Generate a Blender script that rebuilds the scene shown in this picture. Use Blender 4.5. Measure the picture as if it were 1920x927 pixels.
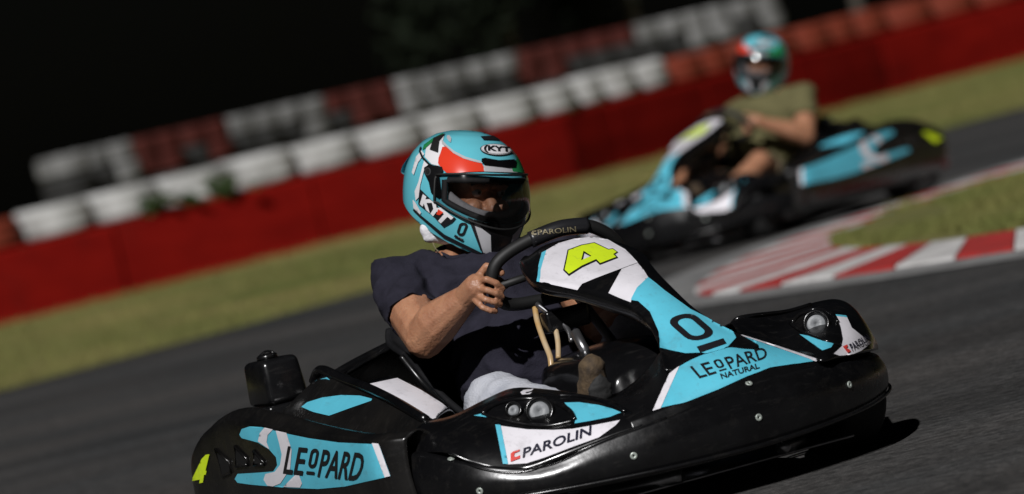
import bpy, bmesh, math, random
from mathutils import Vector, Matrix, noise
from mathutils.bvhtree import BVHTree
from mathutils.geometry import delaunay_2d_cdt
random.seed(7)
rad = math.radians
scene = bpy.context.scene
for o in list(bpy.data.objects): bpy.data.objects.remove(o)
# ------------------------------------------------------------------ camera
LENS, SENSOR, HCAM, ROLL, FOCUS = 200.0, 36.0, 0.92, rad(13.5), 12.35
FPX = LENS / SENSOR * 1920
PITCH = math.atan(281 / FPX)
FWD = Vector((0, math.cos(PITCH), -math.sin(PITCH)))
R0 = Vector((1, 0, 0)); U0 = Vector((0, math.sin(PITCH), math.cos(PITCH)))
RC = R0 * math.cos(ROLL) - U0 * math.sin(ROLL)
UC = R0 * math.sin(ROLL) + U0 * math.cos(ROLL)
CAM = Vector((0, 0, HCAM))
cd = bpy.data.cameras.new('camera'); co = bpy.data.objects.new('camera', cd)
scene.collection.objects.link(co); scene.camera = co
m = Matrix.Identity(4)
for i in range(3): m[i][0] = RC[i]; m[i][1] = UC[i]; m[i][2] = -FWD[i]; m[i][3] = CAM[i]
co.matrix_world = m
cd.lens = LENS; cd.sensor_width = SENSOR; cd.clip_end = 1000; cd.clip_start = .5
cd.dof.use_dof = True; cd.dof.focus_distance = FOCUS; cd.dof.aperture_fstop = 4.2
# ------------------------------------------------------------------ light: night sky, one high floodlight direction
SUN_TO = Vector((-.20, -.75, .63)).normalized()
w = bpy.data.worlds.new('World'); scene.world = w; w.use_nodes = True
nt = w.node_tree; bg = nt.nodes['Background']; sky = nt.nodes.new('ShaderNodeTexSky')
sky.sky_type = 'NISHITA'; sky.sun_disc = False
sky.sun_elevation = math.asin(SUN_TO.z); sky.sun_rotation = math.atan2(SUN_TO.x, SUN_TO.y)
nt.links.new(sky.outputs[0], bg.inputs[0]); bg.inputs[1].default_value = .0004
sl = bpy.data.lights.new('floodlight', 'SUN'); sl.energy = 4.1; sl.angle = rad(1.0); sl.color = (1, .985, .985)
so = bpy.data.objects.new('floodlight', sl); scene.collection.objects.link(so)
so.rotation_euler = SUN_TO.to_track_quat('Z', 'Y').to_euler(); so.location = SUN_TO * 30
vs = scene.view_settings; vs.view_transform = 'Standard'; vs.look = 'None'; vs.exposure = 0; vs.gamma = 1
scene.render.use_motion_blur = False
# ------------------------------------------------------------------ pixel helpers (1920 x 927 frame) and kart frame
def ray(px, py): return FWD + RC * ((px - 960) / FPX) - UC * ((py - 463.5) / FPX)
def at(px, py, Y): d = ray(px, py); return CAM + d * (Y / d.y)
def gnd(px, py, z=0): d = ray(px, py); return CAM + d * ((z - HCAM) / d.z)
def kart_matrix(head, th, hl):
    kf = Vector((math.sin(th), -math.cos(th), 0)); kl = Vector((math.cos(th), math.sin(th), 0))
    o = head - kf * hl[0] - kl * hl[1]; o.z = 0
    M = Matrix.Identity(4)
    for i in range(3): M[i][0] = kf[i]; M[i][1] = kl[i]; M[i][2] = (0, 0, 1)[i]; M[i][3] = o[i]
    return M
K1 = kart_matrix(at(872, 365, 12.85), rad(23), (-.33, 0))
K2 = kart_matrix(at(1428, 120, 27.0), rad(-39), (-.33, 0))
K1I = K1.inverted(); KC = K1I @ CAM; K1R = K1I.to_3x3()
def kray(px, py): return (K1R @ ray(px, py)).normalized()
def P(px, py, x=None, y=None, z=None):
    d = K1R @ ray(px, py)
    i, v = (0, x) if x is not None else ((1, y) if y is not None else (2, z))
    return KC + d * ((v - KC[i]) / d[i])
def proj(k):
    q = (K1 @ Vector(k)) - CAM; d = q.dot(FWD)
    return 960 + FPX * q.dot(RC) / d, 463.5 - FPX * q.dot(UC) / d
def zfit(x, y, line):
    """height at plan point (x,y) of the kart where it meets an outline read off the picture"""
    def f(z):
        u, v = proj((x, y, z))
        u = min(max(u, line[0][0] + .01), line[-1][0] - .01)
        for a, b in zip(line, line[1:]):
            if a[0] <= u <= b[0]: return v - (a[1] + (b[1] - a[1]) * (u - a[0]) / (b[0] - a[0]))
        return 0
    lo, hi = 0.02, .6
    for _ in range(40):
        mi = (lo + hi) / 2
        if f(mi) > 0: lo = mi
        else: hi = mi
    return (lo + hi) / 2
# ------------------------------------------------------------------ materials
def mat(name, col, rough=.5, var=0, scale=20, bump=0, bscale=60, metal=0, coat=0, spec=.5, col2=None, sss=0, stretch=(1, 1, 1), rvar=0):
    M = bpy.data.materials.new(name); M.use_nodes = True
    n = M.node_tree.nodes; l = M.node_tree.links; b = n['Principled BSDF']
    b.inputs['Base Color'].default_value = (*col, 1); b.inputs['Roughness'].default_value = rough
    b.inputs['Metallic'].default_value = metal; b.inputs['Coat Weight'].default_value = coat; b.inputs['Coat Roughness'].default_value = .08
    b.inputs['Specular IOR Level'].default_value = spec
    if sss: b.inputs['Subsurface Weight'].default_value = sss; b.inputs['Subsurface Radius'].default_value = (.01, .004, .002)
    tc = n.new('ShaderNodeTexCoord'); mp = n.new('ShaderNodeMapping'); mp.inputs['Scale'].default_value = stretch
    l.new(tc.outputs['Object'], mp.inputs[0])
    if var or col2:
        t = n.new('ShaderNodeTexNoise'); t.inputs['Scale'].default_value = scale; t.inputs['Detail'].default_value = 6; t.inputs['Roughness'].default_value = .6
        l.new(mp.outputs[0], t.inputs['Vector'])
        r = n.new('ShaderNodeValToRGB'); r.color_ramp.elements[0].position = .32; r.color_ramp.elements[1].position = .68
        c2 = col2 or tuple(c * (1 - var) for c in col)
        r.color_ramp.elements[0].color = (*c2, 1); r.color_ramp.elements[1].color = (*[min(1, c * (1 + var * .6)) for c in col], 1)
        l.new(t.outputs[0], r.inputs[0]); l.new(r.outputs[0], b.inputs['Base Color'])
    if rvar:
        t = n.new('ShaderNodeTexNoise'); t.inputs['Scale'].default_value = scale * .7; t.inputs['Detail'].default_value = 8; t.inputs['Roughness'].default_value = .7
        l.new(mp.outputs[0], t.inputs['Vector'])
        mr = n.new('ShaderNodeMapRange'); mr.inputs[1].default_value = .3; mr.inputs[2].default_value = .7
        mr.inputs[3].default_value = max(.05, rough - rvar); mr.inputs[4].default_value = rough + rvar
        l.new(t.outputs[0], mr.inputs[0]); l.new(mr.outputs[0], b.inputs['Roughness'])
    if bump:
        t = n.new('ShaderNodeTexNoise'); t.inputs['Scale'].default_value = bscale; t.inputs['Detail'].default_value = 5
        l.new(mp.outputs[0], t.inputs['Vector'])
        bp = n.new('ShaderNodeBump'); bp.inputs['Strength'].default_value = bump; bp.inputs['Distance'].default_value = .01
        l.new(t.outputs[0], bp.inputs['Height']); l.new(bp.outputs[0], b.inputs['Normal'])
    return M
PLASTIC = mat('black_plastic', (.0045, .0045, .005), .27, .35, 9, .06, 30, rvar=.12, spec=.6)
GLOSSB = mat('gloss_black_plastic', (.004, .004, .0045), .2, .3, 12, .04, 25, rvar=.07, spec=.55)
MATTE = mat('matte_black', (.005, .005, .005), .6, .2, 30)
STAIN = mat('dusty_black_plastic', (.0045, .0045, .0048), .25, 0, 7, .05, 50, col2=(.011, .010, .009), rvar=.13, spec=.55)
BLUE = mat('sky_blue_vinyl', (.10, .48, .62), .34, .07, 14, .03, 30, rvar=.08)
HBLUE = mat('sky_blue_lacquer', (.115, .47, .56), .22, .04, 10, coat=.6)
WHITE = mat('white_vinyl', (.70, .68, .72), .34, .06, 14, .03, 30, rvar=.08)
HWHITE = mat('white_lacquer', (.70, .69, .71), .22, .03, 10, coat=.6)
GREY = mat('silver_lacquer', (.42, .42, .44), .3, .05, 10, coat=.4)
BLACKV = mat('black_vinyl', (.012, .012, .014), .35, .1, 20)
NAVY = mat('navy_print', (.014, .014, .03), .4, .1, 20)
YEL = mat('fluorescent_yellow_vinyl', (.62, .80, .02), .4, .05, 14)
RED = mat('red_lacquer', (.66, .045, .02), .22, .05, 8, coat=.6)
REDV = mat('red_print', (.60, .05, .04), .4)
GREEN = mat('green_lacquer', (.02, .22, .07), .25, .05, 8, coat=.6)
GOLD = mat('worn_gold_print', (.20, .17, .10), .5, .6, 120)
GREYD = mat('grey_disc', (.20, .21, .22), .5, .15, 90, .1, 200)
BOLTM = mat('zinc_bolt', (.38, .42, .38), .4, .2, 60, metal=.35)
STEEL = mat('brushed_steel', (.30, .30, .31), .32, .2, 40, metal=.9)
RUBBER = mat('tyre_rubber', (.015, .015, .015), .8, .3, 40, .2, 90)
SKIN = mat('skin', (.40, .20, .115), .46, .0, 28, .22, 160, col2=(.30, .135, .075), sss=.12)
SHIRT = mat('charcoal_cotton', (.019, .018, .028), .9, .25, 30, .25, 240, spec=.15)
OLIVE = mat('olive_cotton', (.115, .105, .048), .9, .2, 20, .2, 90, spec=.15)
JEANS = mat('washed_denim', (.48, .49, .53), .9, 0, 9, .4, 160, col2=(.27, .29, .34), spec=.15)
SHORTS = mat('khaki_shorts', (.20, .17, .11), .9, .2, 20, .2, 90, spec=.15)
SUEDE = mat('brown_suede', (.10, .065, .032), .85, 0, 40, .5, 70, col2=(.025, .016, .010))
CHEEK = mat('shaded_white_lining', (.22, .215, .22), .9, .2, 30, .3, 90); PAD = mat('white_padding', (.72, .71, .74), .8, .1, 30, .3, 90)  # cheek lining: white padding with the helmet's inner shade put into its colour
HOSE = mat('amber_fuel_hose', (.40, .22, .05), .3, 0, 12, col2=(.45, .36, .24))
SEATM = mat('seat_shell', (.010, .010, .011), .38, .3, 10, .05, 40, rvar=.1)
EYEW = mat('eye_white', (.34, .31, .29), .3); IRIS = mat('eye_iris', (.03, .02, .012), .2)
HAIR = mat('dark_hair', (.02, .014, .010), .6)
def scuff(M, col, amt, sc=30, stretch=(1, 1, 1)):
    """sparse dust specks and short scratches"""
    n = M.node_tree.nodes; l = M.node_tree.links; b = n['Principled BSDF']; src = b.inputs['Base Color']
    mp = n.new('ShaderNodeMapping'); mp.inputs['Scale'].default_value = stretch; mp.inputs['Rotation'].default_value = (.4, .3, .5); l.new(n['Texture Coordinate'].outputs['Object'], mp.inputs[0])
    t = n.new('ShaderNodeTexNoise'); t.inputs['Scale'].default_value = sc; t.inputs['Detail'].default_value = 7; t.inputs['Roughness'].default_value = .72; l.new(mp.outputs[0], t.inputs['Vector'])
    q = n.new('ShaderNodeMapRange'); q.inputs[1].default_value = .56; q.inputs[2].default_value = .74; q.inputs[3].default_value = 0; q.inputs[4].default_value = amt; l.new(t.outputs[0], q.inputs[0])
    m2 = n.new('ShaderNodeMix'); m2.data_type = 'RGBA'; l.new(q.outputs[0], m2.inputs[0])
    if src.links: l.new(src.links[0].from_socket, m2.inputs[6])
    else: m2.inputs[6].default_value = src.default_value
    m2.inputs[7].default_value = (*col, 1); l.new(m2.outputs[2], src)
for _M in (PLASTIC, GLOSSB, STAIN, SEATM): scuff(_M, (.05, .045, .038), .16, 16); scuff(_M, (.07, .065, .06), .16, 70, (1, .15, 1))
for _M in (BLUE, WHITE, YEL): scuff(_M, (.12, .11, .10), .28, 18); scuff(_M, (.10, .09, .08), .3, 80, (.15, 1, 1))
# visor: tinted glass
VISOR = bpy.data.materials.new('smoked_visor'); VISOR.use_nodes = True
_n = VISOR.node_tree.nodes; _l = VISOR.node_tree.links; _n.remove(_n['Principled BSDF'])
_t = _n.new('ShaderNodeBsdfTransparent'); _t.inputs[0].default_value = (.70, .70, .71, 1)
_g = _n.new('ShaderNodeBsdfGlossy'); _g.inputs['Roughness'].default_value = .07; _g.inputs[0].default_value = (.9, .9, .9, 1)
_f = _n.new('ShaderNodeFresnel'); _f.inputs[0].default_value = 1.5
_m = _n.new('ShaderNodeMixShader'); _l.new(_f.outputs[0], _m.inputs[0]); _l.new(_t.outputs[0], _m.inputs[1]); _l.new(_g.outputs[0], _m.inputs[2])
_l.new(_m.outputs[0], _n['Material Output'].inputs[0])
# ------------------------------------------------------------------ mesh helpers
COL = scene.collection
def link(name, me, M=None, parent=None, smooth=True):
    if M and not me.materials: me.materials.append(M)
    if smooth:
        for p in me.polygons: p.use_smooth = True
    o = bpy.data.objects.new(name, me); COL.objects.link(o)
    if parent: o.parent = parent
    return o
def mesh(name, v, f, M=None, parent=None, smooth=True):
    me = bpy.data.meshes.new(name); me.from_pydata([tuple(a) for a in v], [], f); me.update()
    return link(name, me, M, parent, smooth)
def from_bm(name, bm, M=None, parent=None, smooth=True):
    me = bpy.data.meshes.new(name); bm.to_mesh(me); bm.free()
    return link(name, me, M, parent, smooth)
def empty(name, M, label, cat, group=None):
    o = bpy.data.objects.new(name, None); COL.objects.link(o); o.matrix_world = M; o.empty_display_size = .1
    tag(o, label, cat, group); return o
def tag(o, label=None, cat=None, group=None, kind=None):
    for k, v in (('label', label), ('category', cat), ('group', group), ('kind', kind)):
        if v: o[k] = v
    return o
def cr(p, t):
    n = len(p) - 1; i = min(int(t), n - 1); u = t - i
    a, b, c, d = p[max(i - 1, 0)], p[i], p[i + 1], p[min(i + 2, n)]
    return b + (c - a) * (.5 * u) + (a - b * 2.5 + c * 2 - d * .5) * (u * u) + (b * 1.5 - a * .5 - c * 1.5 + d * .5) * (u * u * u)
def spline(p, sub):
    p = [Vector(a) for a in p]; return [cr(p, i / sub) for i in range((len(p) - 1) * sub + 1)]
def loop_spline(p, sub):
    p = [Vector(a) for a in p]; q = [p[-1]] + p + p[:2]; out = []
    for i in range(len(p)):
        for k in range(sub): out.append(cr(q, i + 1 + k / sub))
    return out
def surf(name, rows, M, parent=None, su=5, sv=5, thick=.004, closed=False, cap=False):
    """smooth surface through a grid of control points; closed: every row is a ring"""
    rr = [(loop_spline(r, su) if closed else spline(r, su)) for r in rows]
    nc = len(rr[0]); cols = [spline([r[j] for r in rr], sv) for j in range(nc)]
    nr = len(cols[0]); v = [cols[j][i] for i in range(nr) for j in range(nc)]
    f = []
    for i in range(nr - 1):
        for j in range(nc if closed else nc - 1):
            k = (j + 1) % nc; f.append((i * nc + j, i * nc + k, (i + 1) * nc + k, (i + 1) * nc + j))
    if cap: f.append(tuple(range(nc))[::-1]); f.append(tuple((nr - 1) * nc + j for j in range(nc)))
    o = mesh(name, v, f, M, parent)
    if thick:
        s = o.modifiers.new('thickness', 'SOLIDIFY'); s.thickness = thick; s.offset = -1
    return o
def tube_geo(pts, r, seg=10, closed=False, flat=1.0):
    n = len(pts); v = []; f = []; up = Vector((.13, .21, .97))
    for i, p in enumerate(pts):
        a = pts[(i - 1) % n] if (closed or i) else p; b = pts[(i + 1) % n] if (closed or i < n - 1) else p
        t = (b - a).normalized(); s = t.cross(up).normalized(); q = s.cross(t)
        ri = r[i] if isinstance(r, (list, tuple)) else r
        for k in range(seg):
            an = 2 * math.pi * k / seg; v.append(p + (s * math.cos(an) * flat + q * math.sin(an)) * ri)
    for i in range(n if closed else n - 1):
        for k in range(seg):
            j = (i + 1) % n; f.append((i * seg + k, i * seg + (k + 1) % seg, j * seg + (k + 1) % seg, j * seg + k))
    if not closed: f.append(tuple(range(seg))[::-1]); f.append(tuple((n - 1) * seg + k for k in range(seg)))
    return v, f
def tube(name, pts, r, M, parent=None, seg=10, closed=False, sub=6, flat=1.0):
    pts = (loop_spline if closed else spline)(pts, sub) if sub > 1 else [Vector(p) for p in pts]
    v, f = tube_geo(pts, r, seg, closed, flat); o = mesh(name, v, f, M, parent); return o
def rbox(name, lo, hi, bev, M, parent=None, taper=0, seg=3):
    bm = bmesh.new(); bmesh.ops.create_cube(bm, size=1)
    for v in bm.verts:
        t = 1 - taper * (v.co.z + .5)
        v.co = Vector(((lo[0] + hi[0]) / 2 + v.co.x * (hi[0] - lo[0]) * t, (lo[1] + hi[1]) / 2 + v.co.y * (hi[1] - lo[1]) * t, (lo[2] + hi[2]) / 2 + v.co.z * (hi[2] - lo[2])))
    bmesh.ops.bevel(bm, geom=bm.edges[:], offset=bev, segments=seg, affect='EDGES', profile=.5)
    o = from_bm(name, bm, M, parent); return o
def lathe(name, prof, M, parent=None, seg=32, mtx=None):
    """prof: (radius, axial) closed ring profile about local Y"""
    n = len(prof); v = []; f = []
    for i in range(seg):
        a = 2 * math.pi * i / seg
        for r, h in prof: v.append(Vector((r * math.cos(a), h, r * math.sin(a))))
    for i in range(seg):
        for k in range(n):
            j = (i + 1) % seg; q = (k + 1) % n; f.append((i * n + k, i * n + q, j * n + q, j * n + k))
    if mtx: v = [mtx @ a for a in v]
    return mesh(name, v, f, M, parent)
def bvh_of(*objs):
    v = []; f = []
    for o in objs:
        b = len(v); v += [a.co.copy() for a in o.data.vertices]; f += [tuple(b + i for i in p.vertices) for p in o.data.polygons]
    return BVHTree.FromPolygons(v, f)
def mirror(o, parent, name=None, M=None):
    me = o.data.copy(); me.transform(Matrix.Diagonal((1, -1, 1, 1))); me.flip_normals()
    if M: me.materials.clear(); me.materials.append(M)
    c = bpy.data.objects.new(name or o.name.split('.')[0], me); COL.objects.link(c); c.parent = parent
    for md in o.modifiers:
        k = c.modifiers.new(md.name, md.type); k.thickness = md.thickness; k.offset = md.offset
    return c
# ------------------------------------------------------------------ stickers and print laid on the surfaces
def drop(pts, tris, bvh, off, inv=None):
    c = [sum(p[0] for p in pts) / len(pts), sum(p[1] for p in pts) / len(pts)]
    out = []; ok = []
    for p in pts:
        hit = None
        for s in (0, .04, .1, .2, .35):
            q = (p[0] + (c[0] - p[0]) * s, p[1] + (c[1] - p[1]) * s); d = kray(*q)
            h, nrm, _, _ = bvh.ray_cast(KC, d)
            if h is not None:
                if nrm.dot(d) > 0: nrm = -nrm
                hit = h + nrm * off - d * off * .3; break
        ok.append(hit is not None); hit = hit or Vector((0, 0, 0)); out.append(inv @ hit if inv else hit)
    return out, [t for t in tris if all(ok[i] for i in t)]
def inside(p, loops):
    r = False
    for lp in loops:
        for (x1, y1), (x2, y2) in zip(lp, lp[1:] + lp[:1]):
            if (y1 > p[1]) != (y2 > p[1]) and p[0] < (x2 - x1) * (p[1] - y1) / (y2 - y1) + x1: r = not r
    return r
def decal(name, loops, bvh, M, layer=0, parent=None, step=6, inv=None, smooth_line=False, base=.0016):
    ll = []
    for lp in loops:
        if smooth_line: lp = [(a.x, a.y) for a in loop_spline([(x, y, 0) for x, y in lp], 4)]
        q = []
        for a, b in zip(lp, lp[1:] + lp[:1]):
            n = max(1, int(math.hypot(b[0] - a[0], b[1] - a[1]) / step))
            q += [(a[0] + (b[0] - a[0]) * i / n, a[1] + (b[1] - a[1]) * i / n) for i in range(n)]
        ll.append(q)
    vs_ = []; ed = []
    for q in ll:
        b = len(vs_); vs_ += q; ed += [(b + i, b + (i + 1) % len(q)) for i in range(len(q))]
    xs = [p[0] for p in vs_]; ys = [p[1] for p in vs_]
    x = min(xs) + step * .5
    while x < max(xs):
        y = min(ys) + step * .5
        while y < max(ys):
            if inside((x, y), ll): vs_.append((x, y))
            y += step
        x += step
    r = delaunay_2d_cdt([Vector(p) for p in vs_], ed, [], 0, 1e-4)
    pts = [(p.x, p.y) for p in r[0]]
    tris = [tuple(t) for t in r[2] if inside((sum(pts[i][0] for i in t) / 3 + 1e-5, sum(pts[i][1] for i in t) / 3 + 1.3e-5), ll)]
    v, f = drop(pts, tris, bvh, base + .0009 * layer, inv)
    if not f: return None
    return mesh(name, v, f, M, parent)
def glyphs(s, bold=0):
    cu = bpy.data.curves.new('t', 'FONT'); cu.body = s; cu.offset = bold; cu.resolution_u = 3
    o = bpy.data.objects.new('t', cu); COL.objects.link(o)
    me = bpy.data.meshes.new_from_object(o.evaluated_get(bpy.context.evaluated_depsgraph_get()))
    bm = bmesh.new(); bm.from_mesh(me); bmesh.ops.remove_doubles(bm, verts=bm.verts[:], dist=1e-5); bmesh.ops.triangulate(bm, faces=bm.faces[:])
    for _ in range(4):
        e = [e for e in bm.edges if e.calc_length() > .22]
        if not e: break
        bmesh.ops.subdivide_edges(bm, edges=e, cuts=1); bmesh.ops.triangulate(bm, faces=bm.faces[:])
    v = [(a.co.x, a.co.y) for a in bm.verts]; bm.verts.index_update(); f = [tuple(q.index for q in p.verts) for p in bm.faces]
    bm.free(); bpy.data.objects.remove(o); bpy.data.meshes.remove(me)
    x0 = min(a[0] for a in v); x1 = max(a[0] for a in v); y0 = min(a[1] for a in v); y1 = max(a[1] for a in v)
    return [((a - x0) / (x1 - x0), (b - y0) / (y1 - y0)) for a, b in v], f
def quad_map(q, u, v):
    tl, tr, br, bl = q
    return tuple((bl[i] * (1 - u) + br[i] * u) * (1 - v) + (tl[i] * (1 - u) + tr[i] * u) * v for i in (0, 1))
def text(name, s, quad, bvh, M, layer=1, parent=None, bold=.02, sub=(0, 1, 0, 1), inv=None):
    v, f = glyphs(s, bold); u0, u1, v0, v1 = sub
    pts = [quad_map(quad, u0 + (u1 - u0) * a, v0 + (v1 - v0) * b) for a, b in v]
    v, f = drop(pts, f, bvh, .0016 + .0009 * layer, inv)
    return mesh(name, v, f, M, parent, False) if f else None
def bar(quad, u0, u1, v0, v1): return [quad_map(quad, a, b) for a, b in ((u0, v0), (u1, v0), (u1, v1), (u0, v1))]
def ring_loops(quad, st=.26, rr=.42):
    def rrect(a, b, c, d, r):
        o = []
        for cx, cy, a0 in ((c - r, d - r * .62, 0), (a + r, d - r * .62, 90), (a + r, b + r * .62, 180), (c - r, b + r * .62, 270)):
            for k in range(5): an = rad(a0 + 22.5 * k); o.append(quad_map(quad, cx + r * math.cos(an), cy + r * .62 * math.sin(an)))
        return o
    return [rrect(0, 0, 1, 1, rr), rrect(st, st * .62, 1 - st, 1 - st * .62, rr - st + .06)]
def leopard(quad, bvh, M, parent, layer):
    text('lettering', 'LE', quad, bvh, M, layer, parent, .014, (0, .255, 0, 1))
    q = [quad_map(quad, *a) for a in ((.30, 1), (.405, 1), (.405, .30), (.30, .30))]
    decal('lettering', ring_loops(q, .28), bvh, M, layer, parent, 4)
    decal('lettering', [bar(quad, .30, .405, .06, .17)], bvh, M, layer, parent, 4)
    text('lettering', 'PARD', quad, bvh, M, layer, parent, .014, (.45, 1, 0, 1))
def crop(x0, y0, s): return lambda *pts: [(x0 + s * a, y0 + s * b) for a, b in pts]
# ================================================================== SETTING
ASPH = mat('asphalt', (.058, .055, .053), .85, 0, .55, .6, 55, col2=(.029, .032, .034), spec=.3)
_n = ASPH.node_tree.nodes; _l = ASPH.node_tree.links
_t = _n.new('ShaderNodeTexNoise'); _t.inputs['Scale'].default_value = 90; _t.inputs['Detail'].default_value = 4
_mx = _n.new('ShaderNodeMix'); _mx.data_type = 'RGBA'; _mx.blend_type = 'MULTIPLY'; _mx.inputs[0].default_value = .9
_r = _n.new('ShaderNodeValToRGB'); _r.color_ramp.elements[0].position = .3; _r.color_ramp.elements[0].color = (.35, .35, .35, 1)
_r.color_ramp.elements[1].position = .75; _r.color_ramp.elements[1].color = (1.5, 1.45, 1.4, 1)
_l.new(_n['Texture Coordinate'].outputs['Object'], _t.inputs['Vector']); _l.new(_t.outputs[0], _r.inputs[0])
_b = _n['Principled BSDF']; _src = _b.inputs['Base Color'].links[0].from_socket
_l.new(_src, _mx.inputs[6]); _l.new(_r.outputs[0], _mx.inputs[7])
_prev = _mx.outputs[2]
for _sc, _lo, _hi in ((24, .55, 1.5), (260, .5, 1.6)):
    _t = _n.new('ShaderNodeTexNoise'); _t.inputs['Scale'].default_value = _sc; _t.inputs['Detail'].default_value = 3
    _q = _n.new('ShaderNodeMapRange'); _q.inputs[1].default_value = .35; _q.inputs[2].default_value = .68; _q.inputs[3].default_value = _lo; _q.inputs[4].default_value = _hi
    _m2 = _n.new('ShaderNodeMix'); _m2.data_type = 'RGBA'; _m2.blend_type = 'MULTIPLY'; _m2.inputs[0].default_value = 1
    _l.new(_n['Texture Coordinate'].outputs['Object'], _t.inputs['Vector']); _l.new(_t.outputs[0], _q.inputs[0]); _l.new(_prev, _m2.inputs[6]); _l.new(_q.outputs[0], _m2.inputs[7]); _prev = _m2.outputs[2]
_mp = _n.new('ShaderNodeMapping'); _mp.inputs['Rotation'].default_value = (0, 0, rad(-38)); _mp.inputs['Scale'].default_value = (.05, 1.1, 1)   # rubbered lines run with the track
_t = _n.new('ShaderNodeTexNoise'); _t.inputs['Scale'].default_value = 1.2; _t.inputs['Detail'].default_value = 4; _t.inputs['Roughness'].default_value = .65
_q = _n.new('ShaderNodeMapRange'); _q.inputs[1].default_value = .36; _q.inputs[2].default_value = .62; _q.inputs[3].default_value = .62; _q.inputs[4].default_value = 1.15
_m2 = _n.new('ShaderNodeMix'); _m2.data_type = 'RGBA'; _m2.blend_type = 'MULTIPLY'; _m2.inputs[0].default_value = 1
_l.new(_n['Texture Coordinate'].outputs['Object'], _mp.inputs[0]); _l.new(_mp.outputs[0], _t.inputs['Vector']); _l.new(_t.outputs[0], _q.inputs[0]); _l.new(_prev, _m2.inputs[6]); _l.new(_q.outputs[0], _m2.inputs[7])
_l.new(_m2.outputs[2], _b.inputs['Base Color'])
SOIL = mat('dry_grass_soil', (.22, .18, .075), .95, 0, .45, .8, 30, col2=(.085, .10, .03), spec=.1)
GRASSM = mat('dry_grass', (.22, .19, .07), .9, 0, .45, col2=(.085, .115, .028), spec=.1)
KRED = mat('worn_red_paint', (.40, .022, .02), .7, 0, 5, .4, 60, col2=(.25, .022, .02)); KWHITE = mat('worn_white_paint', (.62, .61, .60), .7, 0, 5, .4, 60, col2=(.40, .39, .38))
LINEM = mat('faded_line_paint', (.24, .24, .235), .8, 0, 6, .3, 60, col2=(.09, .09, .09))
BELT = mat('red_painted_belt', (.19, .0065, .004), .85, 0, 1.6, .3, 20, col2=(.13, .004, .003), spec=.04, stretch=(1, 1, 3))
TWHITE = mat('white_painted_tyre', (.46, .46, .45), .75, 0, 4.5, .4, 30, col2=(.20, .20, .185), spec=.2)
TRED = mat('red_painted_tyre', (.15, .026, .012), .75, 0, 3.5, .4, 30, col2=(.17, .03, .015), spec=.2)
TFWHITE = mat('weathered_white_tyre', (.24, .24, .235), .8, 0, 2, .4, 30, col2=(.06, .06, .057), spec=.2)
TFRED = mat('weathered_red_tyre', (.065, .012, .009), .8, 0, 3, .4, 30, col2=(.06, .014, .010), spec=.2)
for _M in (KRED, KWHITE): scuff(_M, (.05, .048, .045), .75, 3.2, (1, 1, 1)); scuff(_M, (.06, .055, .05), .6, 14)
scuff(BELT, (.04, .006, .005), .6, 1.2)
def sheet(name, outline, z, M):
    bm = bmesh.new(); vs_ = [bm.verts.new((x, y, z)) for x, y in outline]; bm.faces.new(vs_); bmesh.ops.triangulate(bm, faces=bm.faces[:])
    for fc in bm.faces:
        if fc.normal.z < 0: fc.normal_flip()
    return tag(from_bm(name, bm, M, None, False), kind='structure')
sheet('asphalt_track', [(-400, -60), (400, -60), (400, 600), (-400, 600)], 0, ASPH)
EDGE = [(-40, 4), (-20, 17), (-8, 26), (-2.86, 30.6), (-.84, 32.8), (2.92, 38.1), (4.2, 39.4), (12, 46), (40, 66)]
edge_s = [(a.x, a.y) for a in spline([(x, y, 0) for x, y in EDGE], 6)]
sheet('grass_verge', edge_s + [(400, 120), (400, 600), (-400, 600), (-400, 4)], .004, SOIL)
OUT = [(8, 9), (3.2, 16.4), (1.68, 19.2), (.92, 20.8), (.66, 21.6), (.70, 22.7), (1.0, 24.3), (1.6, 25.9), (2.5, 27.6), (4.4, 30.4), (9, 36)]
INN = [(8.7, 10.2), (3.7, 17.0), (1.80, 20.35), (1.40, 21.6), (1.28, 22.6), (1.28, 23.3), (1.45, 24.4), (2.0, 25.8), (2.9, 27.3), (4.7, 29.9), (9.4, 35.2)]
ou = [(a.x, a.y) for a in spline([(x, y, 0) for x, y in OUT], 8)]; inn = [(a.x, a.y) for a in spline([(x, y, 0) for x, y in INN], 8)]
sheet('grass_island', inn + [(30, 50), (30, 2)], .018, SOIL)
# faded edge line round the kerb
def offset(pl, d):
    o = []
    for i, p in enumerate(pl):
        a = pl[max(i - 1, 0)]; b = pl[min(i + 1, len(pl) - 1)]; t = Vector((b[0] - a[0], b[1] - a[1])).normalized()
        o.append((p[0] - t.y * -d * -1, p[1] + t.x * -d * -1))
    return o
lo = offset(ou, .30)
v = [(x, y, .004) for x, y in ou] + [(x, y, .004) for x, y in lo]; n = len(ou)
tag(mesh('edge_line', v, [(i, i + 1, n + i + 1, n + i) for i in range(n - 1)], LINEM, None, False), kind='structure')
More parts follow.
